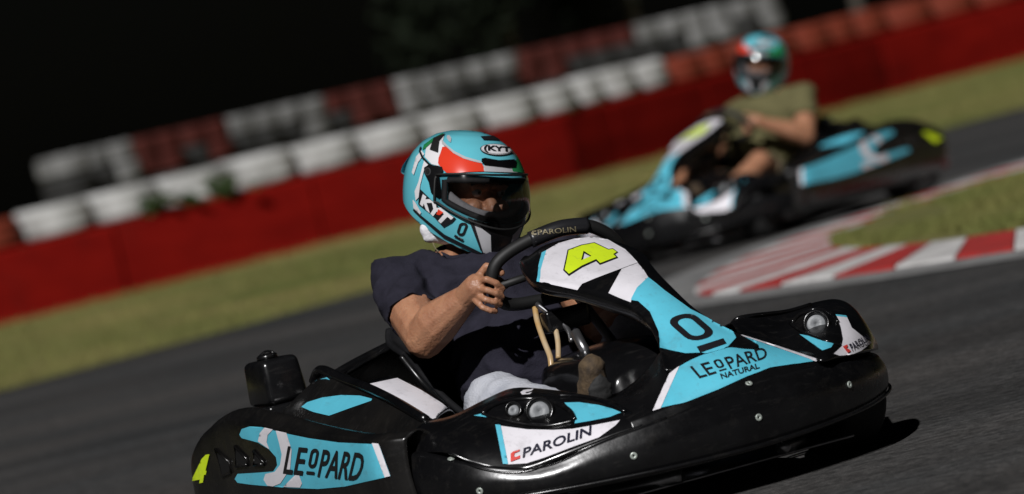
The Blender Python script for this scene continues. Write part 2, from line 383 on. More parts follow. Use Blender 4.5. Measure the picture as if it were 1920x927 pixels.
# kerb: painted concrete blocks
ko = mesh('kerb', [(x, y, .0) for x, y in ou] + [(x, y, .012) for x, y in inn], [(i, i + 1, n + i + 1, n + i) for i in range(n - 1)], LINEM, None, False); tag(ko, kind='structure')
def resample(pl, k):
    L = [0]
    for a, b in zip(pl, pl[1:]): L.append(L[-1] + math.hypot(b[0] - a[0], b[1] - a[1]))
    out = []; j = 0
    for i in range(k + 1):
        s = L[-1] * i / k
        while j < len(L) - 2 and L[j + 1] < s: j += 1
        u = (s - L[j]) / (L[j + 1] - L[j]); out.append((pl[j][0] + (pl[j + 1][0] - pl[j][0]) * u, pl[j][1] + (pl[j + 1][1] - pl[j][1]) * u))
    return out
mid_par = resample([((a[0] + b[0]) / 2, (a[1] + b[1]) / 2) for a, b in zip(ou, inn)], 46)
def nearest_i(p): return min(range(n), key=lambda i: (ou[i][0] + inn[i][0] - 2 * p[0]) ** 2 + (ou[i][1] + inn[i][1] - 2 * p[1]) ** 2)
def along(p):
    i = nearest_i(p); return Vector((*ou[i], 0)), Vector((*inn[i], 0))
par = []
S = sum(math.hypot(b[0] - a[0], b[1] - a[1]) for a, b in zip(ou, ou[1:]))
def atlen(pl, t):
    t = max(0, min(len(pl) - 1.001, t)); i = int(t); u = t - i; return Vector((pl[i][0] + (pl[i + 1][0] - pl[i][0]) * u, pl[i][1] + (pl[i + 1][1] - pl[i][1]) * u, 0))
# block joints spaced about 0.6 m along the middle line
cum = [0]
for i in range(n - 1):
    a = Vector(((ou[i][0] + inn[i][0]) / 2, (ou[i][1] + inn[i][1]) / 2)); b = Vector(((ou[i + 1][0] + inn[i + 1][0]) / 2, (ou[i + 1][1] + inn[i + 1][1]) / 2)); cum.append(cum[-1] + (b - a).length)
def tpar(s):
    for i in range(n - 1):
        if cum[i + 1] >= s: return i + (s - cum[i]) / (cum[i + 1] - cum[i])
    return n - 1.001
s = 0; k = 0
while s < cum[-1] - .6:
    far = s > cum[32]; ln = .37 if not far else .42
    if 30 <= tpar(s) <= 46: ln = .33
    t0, t1 = tpar(s + .006), tpar(s + ln - .006); h = .024 if not far else .022
    a0, a1, b0, b1 = atlen(ou, t0), atlen(ou, t1), atlen(inn, t0), atlen(inn, t1)
    vv = []
    for p, q in ((a0, b0), (a1, b1)):
        for u, z in ((0, .0), (.02, .014), (.5, h * .75), (.97, h), (1.0, h - .01), (1.0, 0)): vv.append(p.lerp(q, u) + Vector((0, 0, z)))
    f = [(i, i + 1, 7 + i, 6 + i) for i in range(5)] + [(0, 1, 2, 3, 4, 5), (11, 10, 9, 8, 7, 6)]
    mesh('kerb_block', vv, f, KRED if k % 2 else KWHITE, ko, False); s += ln; k += 1
# grass blades (uncountable)
def blades(name, label, pts, hmin, hmax, wd, M):
    v = []; f = []
    for x, y, z in pts:
        h = random.uniform(hmin, hmax); a = random.uniform(0, 6.28); ww = wd * random.uniform(.6, 1.3); lx, ly = random.gauss(0, h * .5), random.gauss(0, h * .5)
        b = len(v); cx, sx = math.cos(a) * ww, math.sin(a) * ww
        v += [(x - cx, y - sx, z), (x + cx, y + sx, z), (x + lx, y + ly, z + h)]; f.append((b, b + 1, b + 2))
    o = mesh(name, v, f, M, None, False); tag(o, label, 'grass', kind='stuff')
def interp(pl, x):
    for a, b in zip(pl, pl[1:]):
        if a[0] <= x <= b[0]: return a[1] + (b[1] - a[1]) * (x - a[0]) / (b[0] - a[0])
    return None
WALL = [(-16, 43.5), (-4.43, 48.8), (.1, 51.6), (1.35, 53.4), (3.4, 57.0), (5.8, 60.0), (16, 68)]
pts = []
for _ in range(70000):
    x = random.uniform(-5.5, 7); y0 = interp(edge_s, x) + random.gauss(0, .06); y1 = interp(WALL, x) - .1
    if noise.noise((x * .8, 0, 3)) > -1: pts.append((x, y0 + (y1 - y0) * random.random(), .004))
blades('verge_grass', 'dry yellow green grass on the verge before the red barrier', pts, .012, .05, .004, GRASSM)
pts = []
poly = inn + [(30, 50), (30, 2)]
while len(pts) < 45000:
    x = random.uniform(1.25, 4.0); y = random.uniform(17.5, 30)
    if inside((x, y), [poly]) and noise.noise((x * 2.2, y * 1.1, 1)) > -.05 + .2 * random.random(): pts.append((x, y, .018))
blades('island_grass', 'patchy dry grass on the island inside the kerb', pts, .012, .06, .0035, GRASSM)
# ------------------------------------------------------------------ barrier: red belt wall with a row of painted tyres on top
wl = resample([(a.x, a.y) for a in spline([(x, y, 0) for x, y in WALL], 8)], 400)
import bisect
wcum = [0]
for a, b in zip(wl, wl[1:]): wcum.append(wcum[-1] + math.hypot(b[0] - a[0], b[1] - a[1]))
def wall_at(s):
    i = min(max(bisect.bisect(wcum, s) - 1, 0), len(wl) - 2); a, b = wl[i], wl[i + 1]; u = (s - wcum[i]) / (wcum[i + 1] - wcum[i])
    return Vector((a[0] + (b[0] - a[0]) * u, a[1] + (b[1] - a[1]) * u, 0)), Vector((b[0] - a[0], b[1] - a[1], 0)).normalized()
def wall_s(px):
    best = min(range(0, 4000), key=lambda i: abs(pxx(wall_at(i * .01)[0]) - px)); return best * .01
def pxx(wp):
    q = wp + Vector((0, 0, .75)) - CAM; return 960 + FPX * q.dot(RC) / q.dot(FWD)
WH = .63
wall = empty('barrier_wall', Matrix.Identity(4), 'long dark red belt barrier wall curving behind the grass verge', 'wall')
s = 4.0
while s < 34:
    a, t = wall_at(s); b, t2 = wall_at(s + 1.96); mid, tm = wall_at(s + .98); vv = []
    for p, tt in ((a, t), (mid, tm), (b, t2)):
        nn = Vector((-tt.y, tt.x, 0))
        for d, z in ((0, 0), (.012, .05), (.0, WH * .5), (.01, WH - .03), (.03, WH), (.5, WH), (.5, 0)): vv.append(p + nn * (d + .0) + Vector((0, 0, z)))
    f = []
    for k in range(2):
        for i in range(7): j = (i + 1) % 7; f.append((k * 7 + i, (k + 1) * 7 + i, (k + 1) * 7 + j, k * 7 + j))
    f += [tuple(range(7)), tuple(range(20, 13, -1))]
    mesh('belt_panel', vv, f, BELT, wall, False); s += 2.0
def tyre_mesh(name, R, h, M):
    prof = [(R * .50, -h * .38), (R * .62, -h * .5), (R * .90, -h * .5), (R * .985, -h * .36), (R, -h * .2), (R * .975, -h * .17), (R, -h * .12), (R, h * .12), (R * .975, h * .17), (R, h * .2), (R * .985, h * .36), (R * .90, h * .5), (R * .62, h * .5), (R * .50, h * .38)]
    o = lathe(name, prof, M, None, 28, Matrix.Rotation(rad(90), 4, 'X')); me = o.data; bpy.data.objects.remove(o); return me
TM = {'w': tyre_mesh('painted_tyre', .292, .285, TWHITE), 'r': tyre_mesh('painted_tyre', .292, .26, TRED)}
xs0 = wall_s(60); xs1 = wall_s(1282)
cnt = 12; pitch = (xs1 - xs0) / cnt
ORD = 'first second third fourth fifth sixth seventh eighth ninth tenth eleventh twelfth thirteenth fourteenth fifteenth sixteenth seventeenth eighteenth nineteenth twentieth'.split()
for i in range(-5, cnt + 17):
    p, t = wall_at(xs0 + pitch * (i + .5)); white = 0 <= i < cnt
    o = bpy.data.objects.new('painted_tyre', TM['w' if white else 'r']); COL.objects.link(o); nn = Vector((-t.y, t.x, 0))
    o.location = p + nn * (.292 * pitch / .584 + .012) + Vector((random.uniform(-.02, .02), 0, WH + (.1425 if white else .13) + .001)); sc = pitch / .584
    o.scale = (sc * .985, sc * .985, random.uniform(.96, 1.04)); o.rotation_euler.z = random.uniform(0, 6)
    o.location.z += (o.scale.z - 1) * .143
    tag(o, ('%s white painted tyre from the left in the row on the red barrier' % ORD[i]) if white else (('%s red painted tyre right of the white tyres on the barrier' % ORD[i - cnt]) if i >= cnt else ('red painted tyre left of the white tyres, %s from them' % ORD[-i - 1])), 'tyre', 'white tyres on the red barrier' if white else 'red tyres on the red barrier')
# ------------------------------------------------------------------ far row of tyre stacks
TFBLACK = mat('dark_tyre_rubber', (.03, .03, .029), .85, .4, 4, .4, 30, spec=.2)
TF = {'k': tyre_mesh('tyre', .30, .235, TFBLACK), 'w': tyre_mesh('tyre', .30, .235, TFWHITE), 'r': tyre_mesh('tyre', .30, .235, TFRED)}
pat = 'wwwrrrrwwwwrrrwwwwwrrrrrwwwwwwrrrrwwww'
cw = {'w': 0, 'r': 0}
for i in range(30):
    px = 120 + i * 45; Y = 64 + i * .55
    g = at(px, 335 - (px - 120) * .245, Y); kx = pat[i % len(pat)]
    e = empty('tyre_stack', Matrix.Translation((g.x, g.y + (.3 if i % 2 else 0), .004)) @ Matrix.Rotation(random.uniform(0, 6), 4, 'Z'), 'weathered %s tyre stack, %s %s one from the left in the far row' % ('white' if kx == 'w' else 'red', ORD[cw[kx]], 'white' if kx == 'w' else 'red'), 'tyre stack', 'far %s tyre stacks' % ('white' if kx == 'w' else 'red'))
    cw[kx] += 1
    for q in range(6):
        c = kx if q == 5 else ('k' if q < 4 or random.random() > .4 else kx)
        o = bpy.data.objects.new('tyre', TF[c]); COL.objects.link(o); o.parent = e
        o.location = (random.uniform(-.025, .025), random.uniform(-.025, .025), .1195 + q * .2365)
# ------------------------------------------------------------------ trees and weeds
FOL = mat('dark_foliage', (.009, .013, .007), .9, .4, 1.5, spec=.1); BARK = mat('bark', (.06, .05, .04), .9, .4, 8, .5, 20)
WEEDM = mat('weed_leaf', (.045, .075, .022), .7, .4, 8, spec=.2)
def crown(parent, c, rr, k, ls, M, seed, name='crown'):
    rnd = random.Random(seed); v = []; f = []; cl = [(Vector((rnd.gauss(0, .45), rnd.gauss(0, .45), rnd.gauss(0, .42))), rnd.uniform(.25, .5)) for _ in range(16)]
    for _ in range(k):
        q, r = rnd.choice(cl); d = Vector((rnd.gauss(0, 1), rnd.gauss(0, 1), rnd.gauss(0, 1))).normalized() * r * rnd.random() ** .4
        p = Vector(((q.x + d.x) * rr[0], (q.y + d.y) * rr[1], (q.z + d.z) * rr[2])) + Vector(c)
        a = Vector((rnd.gauss(0, 1), rnd.gauss(0, 1), rnd.gauss(0, 1))).normalized(); b = a.orthogonal().normalized(); L = ls * rnd.uniform(.6, 1.4); i = len(v)
        v += [p - a * L, p + b * L * .45, p + a * L, p - b * L * .45]; f.append((i, i + 1, i + 2, i + 3))
    return mesh(name, v, f, M, parent, False)
def tree(x, y, h, w_, seed, label):
    rnd = random.Random(seed); e = empty('tree', Matrix.Translation((x, y, .004)), label, 'tree', 'dark trees behind the track')
    vv = []; ff = []
    for pth, r in [([(0, 0, 0), (.1, 0, h * .3), (0, .1, h * .7)], .16)] + [([(0, 0, h * (.25 + .1 * q)), (rnd.uniform(-1, 1) * w_ * .3, rnd.uniform(-.5, .5), h * (.4 + .1 * q)), (rnd.uniform(-1, 1) * w_ * .7, rnd.uniform(-1, 1), h * (.55 + .1 * q))], .07) for q in range(4)]:
        sp = spline(pth, 4); g, fc = tube_geo(sp, [r * (1 - .75 * i / len(sp)) for i in range(len(sp))], 7); b = len(vv); vv += g; ff += [tuple(b + i for i in t) for t in fc]
    mesh('trunk', vv, ff, BARK, e); crown(e, (0, 0, h * .6), (w_, w_ * .8, h * .45), 5000, .16, FOL, seed)
for i, (x, y, h, w_, lb) in enumerate([(.9, 118, 8.5, 1.9, 'dim slender tree behind the far tyres above the driver helmet'), (3.6, 122, 10, 3.0, 'tall dim tree behind the far tyres at top centre'), (8.5, 124, 10, 3.4, 'dim tree behind the far red tyres at top right')]):
    tree(x, y, h, w_, 20 + i, lb)
for i, (px, py, r_, lb) in enumerate([(283, 378, .10, 'small green weed between white tyres near the left end of the barrier'), (352, 352, .07, 'low green weed spreading along the foot of the white tyres'), (412, 338, .12, 'larger green weed climbing between two white tyres on the barrier')]):
    p, t = wall_at(wall_s(px)); e = empty('weed', Matrix.Translation((p.x, p.y - .02, WH + .002)), lb, 'weed', 'weeds on the barrier')
    crown(e, (0, 0, r_ * .75), (r_ * 1.5, r_ * .4, r_ * .85), 300, .03, WEEDM, 90 + i, 'leaves')
    tube('stem', [(0, 0, 0), (.02, 0, r_ * .6), (0, .01, r_ * 1.2)], .006, WEEDM, e, 6)
# ================================================================== KART
KLAB1 = 'black and sky blue go kart numbered 4 in the foreground'
kart = empty('go_kart', K1, KLAB1, 'go kart', 'go karts on the track')
# ---- front bumper skirt
HALF = [(.28, .60), (.40, .615), (.54, .60), (.66, .54), (.745, .43), (.80, .30), (.84, .15)]
PLAN = [(x, -y) for x, y in HALF] + [(.855, 0)] + [(.833, .125), (.785, .245), (.72, .345), (.62, .435), (.51, .505), (.39, .555), (.29, .578)]
BT = [(700, 846), (800, 846), (826, 843), (880, 864), (940, 879), (985, 879), (1050, 853), (1110, 828), (1180, 800), (1250, 776), (1330, 742), (1400, 711), (1480, 692), (1560, 674), (1652, 657), (1760, 640)]
BTZ = [zfit(x, y, BT) for x, y in PLAN]
BTZ = [z - .007 for z in BTZ]
BTZ[0] = BTZ[1] = BTZ[2] - .0; BTZ[-1] = BTZ[-2] = min(BTZ[-3], .19)
def inset(i, d):
    x, y = PLAN[i]; a = PLAN[max(i - 1, 0)]; b = PLAN[min(i + 1, len(PLAN) - 1)]
    t = Vector((b[0] - a[0], b[1] - a[1], 0)).normalized(); return Vector((x - t.y * d, y + t.x * d, 0))
rows = []
for zf in ((0, .030), (.05, .006), (.3, -.006), (.62, -.008), (.88, 0), (.965, .004), (1.0, .012), (1.015, .03)):
    r = []
    for i in range(len(PLAN)):
        zb = .080 + .028 * abs(PLAN[i][1] / .6) ** 2; p = inset(i, zf[1]); p.z = zb + (BTZ[i] - zb) * zf[0]; r.append(p)
    rows.append(r)
bumper = surf('front_bumper', rows, PLASTIC, kart, 5, 4, .006)
bv_bump = bvh_of(bumper)
for px, py in ((1404, 720), (1422, 783), (1592, 722), (1188, 855), (846, 862), (900, 921)):
    h, nn, _, _ = bv_bump.ray_cast(KC, kray(px, py))
    if h:
        if nn.dot(h - KC) > 0: nn = -nn
        q = Matrix.Translation(h + nn * .001) @ nn.to_track_quat('Y', 'Z').to_matrix().to_4x4()
        lathe('bolt', [(.0016, 0), (.0078, 0), (.0078, .0012), (.007, .002), (.004, .0022), (.0025, .001)], BOLTM, bumper, 16, q)
# moulded rib along the lower skirt
tube('lower_rib', [inset(i, -.006) + Vector((0, 0, .091 + .028 * abs(PLAN[i][1] / .6) ** 2)) for i in range(len(PLAN))], .004, PLASTIC, bumper, 8)
# ---- front pods (right one read off the photograph, left mirrored)
def on_plan(px, py):
    """point on the bumper plan seen at this pixel"""
    best = None; pl = spline([Vector((x, y, 0)) for x, y in PLAN[:8]], 16)
    for p in pl:
        d = K1R @ ray(px, py); t = ((p - KC).x * d.x + (p - KC).y * d.y) / (d.x * d.x + d.y * d.y); q = KC + d * t
        e = (q.x - p.x) ** 2 + (q.y - p.y) ** 2
        if best is None or e < best[0]: best = (e, Vector((p.x, p.y, q.z)))
    return best[1]
PODB = [(790, 846), (826, 842), (880, 863), (940, 877), (985, 877), (1050, 851), (1110, 826), (1160, 807), (1200, 793)]
PODR = [(782, 803, .42), (800, 792, .44), (850, 779, .48), (912, 748, .50), (962, 728, .50), (1022, 730, .53), (1082, 738, .60), (1140, 750, .69), (1186, 772, .77)]
BULG = [.012, .018, .026, .03, .03, .026, .02, .014, .006]
bot = [on_plan(*p) for p in PODB]; bot[0].z = bot[1].z; bot[0] = Vector((.40, -.60, bot[1].z)); 
rid = [P(a, b, x=c) for a, b, c in PODR]
prow = []
for t, bl in ((0, 0), (.22, .75), (.5, 1), (.78, .8), (.93, .35), (1, 0)):
    r = []
    for b_, r_, k in zip(bot, rid, BULG):
        nrm = Vector((.62, -.25, .72)); r.append(b_.lerp(r_, t) + nrm * k * bl + Vector((-.006, .002, -.007)) * (1 - t))
    prow.append(r)
prow.append([r_ + Vector((-.035, .012, -.012)) for r_ in rid]); prow.append([r_ + Vector((-.05, .018, -.075)) for r_ in rid])
podR = surf('front_pod', prow, GLOSSB, kart, 5, 4, .004)
def squeeze(o, side=False):
    """the left side sits closer in towards the nose"""
    for v in o.data.vertices:
        L = .39 * v.co.x + .92 * v.co.y
        if side:
            x = v.co.x; v.co.y -= max(0, x - .05) * .45
            v.co.z = .07 + (v.co.z - .07) * (1 - .5 * min(1, max(0, (x + .85) / .3)))
        elif L > .55: v.co.y -= (L - .55) * .48 / .92
    return o
def on_left(px, py):
    best = None
    for p in spline([Vector((x, y, 0)) for x, y in PLAN[7:]], 16):
        d = K1R @ ray(px, py); t = ((p - KC).x * d.x + (p - KC).y * d.y) / (d.x * d.x + d.y * d.y); q = KC + d * t
        e = (q.x - p.x) ** 2 + (q.y - p.y) ** 2
        if best is None or e < best[0]: best = (e, Vector((p.x, p.y, q.z)))
    return best[1]
LB = [P(1386, 628, x=.64), P(1430, 643, x=.65), P(1480, 658, x=.66)] + [on_left(*p) for p in ((1535, 676), (1575, 670), (1610, 663), (1636, 658), (1650, 655))]
LT = [P(a, b, x=c) for a, b, c in ((1370, 606, .54), (1410, 590, .52), (1470, 583, .47), (1528, 567, .43), (1566, 562, .41), (1593, 573, .39), (1612, 597, .37), (1634, 632, .35))]
lrow = []
for t, bl in ((0, 0), (.22, .75), (.5, 1), (.78, .8), (.93, .35), (1, 0)):
    lrow.append([b_.lerp(r_, t) + Vector((.62, .25, .72)) * k * bl for b_, r_, k in zip(LB, LT, (.004, -.006, .0, .018, .024, .022, .016, .008))])
lrow.append([r_ + Vector((-.03, -.01, -.012)) for r_ in LT]); lrow.append([r_ + Vector((-.045, -.015, -.08)) for r_ in LT])
podL = surf('front_pod', lrow, GLOSSB, kart, 5, 4, .004)
bv_pR = bvh_of(podR); bv_pL = bvh_of(podL)
c5 = crop(740, 660, .288)
wst = decal('sticker', [c5((662, 478), (690, 485), (860, 508), (1030, 512), (1160, 505), (1300, 480), (1468, 447), (1440, 480), (1330, 560), (1150, 625), (980, 690), (860, 728), (740, 735), (708, 732))], bv_pR, WHITE, 0, podR)
bst = decal('sticker', [c5((656, 478), (690, 481), (740, 733), (706, 733))], bv_pR, BLUE, 1, podR)
patch = decal('sticker', [c5((1105, 335), (1200, 332), (1330, 350), (1420, 375), (1475, 398), (1400, 428), (1280, 452), (1172, 470), (1180, 440), (1150, 380))], bv_pR, BLUE, 0, podR)
p2 = decal('sticker', [c5((515, 418), (570, 405), (600, 430))], bv_pR, BLUE, 0, podR)
text('lettering', 'PAROLIN', c5((842, 632), (1284, 485), (1280, 548), (834, 696)), bv_pR, NAVY, 2, podR, .02)
decal('emblem', [c5((756, 668), (772, 655), (818, 641), (812, 654), (782, 664), (778, 690), (796, 688), (818, 678), (818, 698), (756, 720))], bv_pR, REDV, 2, podR, 3)
c5b = crop(1480, 540, .1942)
LP = []
LP.append(decal('sticker', [c5b((455, 275), (555, 290), (600, 390), (700, 470), (790, 530), (690, 610), (560, 668), (480, 660), (425, 640), (500, 570), (515, 500), (495, 390))], bv_pL, WHITE, 0, podL))
LP.append(decal('sticker', [c5b((445, 262), (545, 272), (558, 292), (455, 280))], bv_pL, BLUE, 0, podL, 4))
LP.append(decal('sticker', [c5b((100, 452), (270, 485), (435, 525), (400, 580), (320, 610))], bv_pL, BLUE, 0, podL))
text('lettering', 'PAROLIN', c5b((565, 555), (735, 455), (775, 508), (600, 618)), bv_pL, NAVY, 2, podL, .02)
decal('emblem', [c5b((508, 575), (550, 556), (556, 574), (540, 592), (565, 600), (585, 620), (556, 638))], bv_pL, REDV, 2, podL, 3)
decal('lettering', [c5((830, 285), (818, 270), (840, 255), (905, 247), (890, 262), (850, 270), (860, 278), (895, 268), (880, 282))], bv_pR, WHITE, 1, podR, 3)
def eye(pod, bvh, px, py, r, hit=None):
    h, nn, _, _ = bvh.ray_cast(KC, kray(px, py))
    if h is None: return
    d = kray(px, py); nn = (-d * .72 + Vector((.5, 0, .5)) * .4).normalized()
    q = Matrix.Translation(h + nn * .008) @ nn.to_track_quat('Y', 'Z').to_matrix().to_4x4(); a = []
    a.append(lathe('socket_ring', [(r * 1.0, -.02), (r * 1.42, -.02), (r * 1.46, .004), (r * 1.36, .011), (r * 1.18, .012), (r * 1.02, .003)], GLOSSB, pod, 32, q))
    a.append(lathe('socket_disc', [(.0005, -.004), (r * .99, -.004), (r * .99, .0005), (r * .9, .002), (.0005, .0025)], GREYD, pod, 32, q))
    return a
for px, py, r in ((1011, 773, .0215), (962, 771, .0125)):
    eye(podR, bv_pR, px, py, r)
eye(podL, bv_pL, 1530, 609, .0205)
def ontube(name, bvh, pxs, r, M, parent, off=.002, sub=4, seg=8):
    pts = []
    for px, py in pxs:
        h, nn, _, _ = bvh.ray_cast(KC, kray(px, py))
        if h is None: continue
        if nn.dot(h - KC) > 0: nn = -nn
        pts.append(h + nn * off)
    return tube(name, pts, r, M, parent, seg, False, sub) if len(pts) > 2 else None
br = ontube('brow_ridge', bv_pR, [(1046, 744), (1080, 744), (1115, 749), (1148, 760), (1172, 774)], [.004] * 5 if False else .0045, GLOSSB, podR)
br = ontube('brow_ridge', bv_pR, [(905, 778), (925, 762), (960, 752), (1000, 750), (1040, 757), (1068, 772), (1078, 790)], .006, GLOSSB, podR)
br = ontube('brow_ridge', bv_pR, [(905, 778), (940, 788), (985, 797), (1030, 800), (1078, 790)], .004, GLOSSB, podR)
ontube('brow_ridge', bv_pL, [(1368, 610), (1384, 599), (1412, 592), (1440, 589), (1478, 585), (1520, 573)], .0045, GLOSSB, podL)
ontube('brow_ridge', bv_pL, [(1486, 606), (1500, 592), (1528, 582), (1556, 588), (1570, 606)], .005, GLOSSB, podL)
ontube('brow_ridge', bv_pL, [(1482, 608), (1510, 626), (1545, 640), (1574, 648)], .004, GLOSSB, podL)
lip = ontube('lower_lip', bv_bump, [(832, 850), (880, 872), (930, 885), (975, 886), (1010, 878), (1050, 862), (1110, 836), (1180, 808), (1250, 784)], .0028, GLOSSB, podR, .0)
# ---- nose deck between the pods
DB = [(1188, 797), (1212, 787), (1236, 779), (1262, 770), (1310, 749), (1370, 722), (1410, 707), (1480, 691), (1545, 677)]
DT = [(1105, 747, .60), (1160, 737, .60), (1215, 692, .62), (1244, 657, .66), (1300, 650, .71), (1362, 635, .71), (1392, 628, .66), (1460, 648, .66), (1530, 667, .67)]
def on_plan_all(px, py):
    best = None
    for p in spline([Vector((x, y, 0)) for x, y in PLAN], 16):
        d = K1R @ ray(px, py); t = ((p - KC).x * d.x + (p - KC).y * d.y) / (d.x * d.x + d.y * d.y); q = KC + d * t
        e = (q.x - p.x) ** 2 + (q.y - p.y) ** 2
        if best is None or e < best[0]: best = (e, Vector((p.x, p.y, q.z)))
    return best[1]
db = [on_plan_all(*p) for p in DB]; dt = [P(a, b, x=c) for a, b, c in DT]
drow = [[p + Vector((-.004, 0, -.02)) for p in db]]
for t, k in ((0, .0), (.06, .006), (.3, .014), (.6, .014), (.85, .006), (1, 0)): drow.append([a.lerp(b, t) + Vector((.5, 0, .8)) * k + Vector((-.012, 0, .002)) * (1 - t) for a, b in zip(db, dt)])
drow.append([b + Vector((-.02, 0, -.035)) for b in dt])
nose = surf('nose_panel', drow, PLASTIC, kart, 5, 4, .004); bv_n = bvh_of(nose)
c3 = crop(1180, 520, .439)
decal('sticker', [c3((240, 325), (330, 322), (420, 285), (470, 252), (640, 300), (805, 357), (700, 372), (600, 388), (500, 425), (380, 480), (240, 535), (125, 562))], bv_n, BLUE, 0, nose)
decal('sticker', [c3((212, 328), (240, 328), (134, 564), (100, 575))], bv_n, WHITE, 1, nose)
decal('sticker', [c3((466, 250), (480, 250), (640, 300), (808, 355), (795, 362), (640, 308))], bv_n, WHITE, 1, nose)
leopard(c3((258, 386), (578, 300), (592, 348), (300, 436)), bv_n, BLACKV, nose, 1)
text('lettering', 'NATURAL', c3((386, 416), (550, 370), (557, 393), (395, 439)), bv_n, BLACKV, 1, nose, .03)
# ---- number panel (steering fairing)
ST = [(.115, .075, .582, .545), (.16, .105, .578, .520), (.24, .125, .553, .490), (.31, .122, .530, .472), (.38, .098, .508, .452), (.46, .070, .482, .418), (.54, .052, .447, .388), (.61, .050, .405, .355), (.67, .064, .360, .325), (.72, .082, .330, .298), (.76, .098, .300, .270)]
NS = []
for x, w_, zt, zb in ST:
    zc = zt - (zt - zb) * .38; e = 1.12; g = .88 + .22 * min(1, max(0, (x - .40) / .16))
    NS.append([Vector((x, y, z)) for y, z in ((0, zt), (w_ * .5, zt - .003), (w_ * .93 * g, zt - .013), (w_ * 1.03 * g, zc), (w_ * g, zb + .006), (w_ * .7, zb - .002), (0, zb + .004), (-w_ * .7, zb - .002), (-w_ * 1.06, zb + .006), (-w_ * e, zc), (-w_ * .92, zt - .016), (-w_ * .55, zt - .004))])
nas = surf('number_panel', NS, GLOSSB, kart, 3, 5, 0, True, True); bv_f = bvh_of(nas)
c6 = crop(920, 410, .2049)
decal('sticker', [c6((470, 320), (512, 298), (460, 480), (455, 580), (428, 574), (440, 440))], bv_f, BLUE, 0, nas, 4, base=.0024)
decal('sticker', [c6((512, 298), (620, 235), (760, 195), (900, 178), (1010, 180), (1080, 205), (1140, 240), (1230, 290), (1290, 350), (1345, 412), (1200, 465), (960, 555), (840, 605), (800, 655), (640, 620), (455, 580), (460, 480))], bv_f, WHITE, 0, nas, 4, base=.0024)
decal('sticker', [c6((1345, 416), (1400, 480), (1440, 545), (1340, 640), (1300, 720), (1285, 775), (1180, 735), (1080, 690), (1200, 470))], bv_f, WHITE, 0, nas, 4, base=.0024)
decal('sticker', [c6((1440, 545), (1500, 590)) + c3((150, 60), (260, 140), (360, 190), (440, 228), (455, 262), (420, 300), (330, 325), (240, 328), (130, 305), (125, 230), (90, 150), (40, 105), (8, 100)) + c6((1300, 720), (1340, 640))], bv_f, BLUE, 0, nas, 4, base=.0024)
four = c6((705, 298), (830, 252), (950, 230), (1080, 292), (1118, 285), (1168, 322), (1140, 340), (1168, 372), (1000, 437), (965, 402), (840, 460), (720, 537), (667, 485))
decal('number', [four, c6((858, 330), (912, 358), (846, 388))], bv_f, BLACKV, 1, nas, 4, base=.0024)
decal('number', [c6((716, 306), (835, 262), (948, 240), (1078, 302), (1116, 295), (1154, 322), (1122, 342), (1150, 368), (1004, 424), (968, 388), (838, 446), (722, 520), (682, 482)), c6((852, 312), (924, 358), (830, 398))], bv_f, YEL, 2, nas, 4, base=.0024)
zero = c3((152, 186), (262, 150), (378, 250), (264, 286))
decal('lettering', [*ring_loops(zero, .24)], bv_f, BLACKV, 1, nas, 4, base=.0024)
decal('lettering', [c3((287, 302), (400, 266), (415, 288), (302, 327))], bv_f, BLACKV, 1, nas, 4, base=.0024)
# ---- side pods
XS = [-.80, -.70, -.55, -.34, -.10, .12, .32, .46, .52]
def lin(tab, x):
    for a, b in zip(tab, tab[1:]):
        if a[0] <= x <= b[0]: return a[1] + (b[1] - a[1]) * (x - a[0]) / (b[0] - a[0])
    return tab[0][1] if x < tab[0][0] else tab[-1][1]
ztop = [(-.80, .235), (-.70, .275), (-.55, .335), (-.34, .358), (.09, .312), (.48, .279), (.52, .272)]
zlip = [(-.80, .245), (-.70, .285), (-.55, .352), (-.34, .378), (-.1, .350), (.12, .318), (.3, .296), (.52, .283)]
zrid = [(-.80, .24), (-.70, .29), (-.55, .345), (-.36, .412), (0, .358), (.35, .298), (.52, .262)]
yrid = [(-.80, -.50), (-.55, -.44), (-.36, -.425), (0, -.455), (.35, -.50), (.52, -.54)]
srow = []
for nm in range(9):
    r = []
    for x in XS:
        e = max(0, (-.66 - x) / .14); yo = -.665 + .07 * e * e + (.05 if x > .5 else 0)
        zt, zl, zr, yr = lin(ztop, x), lin(zlip, x), lin(zrid, x), lin(yrid, x)
        r.append(Vector([(x, yo + .05, .075), (x, yo + .008, .105), (x, yo - .006, .19), (x, yo, zt - .012), (x, yo + .012, zt + .004), (x, yo + .045, zl), (x, yo + .10, zl - .05), (x, yr, zr), (x, yr + .035, zr - .03)][nm]))
    srow.append(r)
sideR = surf('side_pod', srow, STAIN, kart, 5, 5, .004)
sideL = squeeze(mirror(sideR, kart), True); bv_s = bvh_of(sideR)
c4 = crop(330, 600, .35286)
lab = []
stick = c4((340, 610), (352, 580), (395, 566), (460, 570), (560, 598), (710, 629), (870, 652), (1045, 660), (1080, 661), (1142, 830), (1000, 862), (900, 885), (760, 898), (600, 892), (500, 884), (400, 875), (330, 865), (315, 845), (330, 818), (430, 812), (520, 805), (541, 772), (535, 730), (500, 690), (440, 652), (352, 628))
lab.append(decal('sticker', [stick], bv_s, BLUE, 0, sideR))
lab.append(decal('sticker', [c4((535, 588), (592, 600), (620, 690), (612, 790), (560, 868), (520, 884), (490, 880), (470, 848), (480, 818), (530, 806), (558, 770), (567, 715), (552, 650))], bv_s, WHITE, 1, sideR, 5))
lab.append(decal('sticker', [c4((440, 645), (450, 602), (475, 572), (520, 582), (492, 612), (487, 650), (502, 688))], bv_s, WHITE, 1, sideR, 5))
lab.append(decal('sticker', [c4((575, 886), (640, 822), (660, 825), (675, 868), (664, 890))], bv_s, WHITE, 1, sideR, 5))
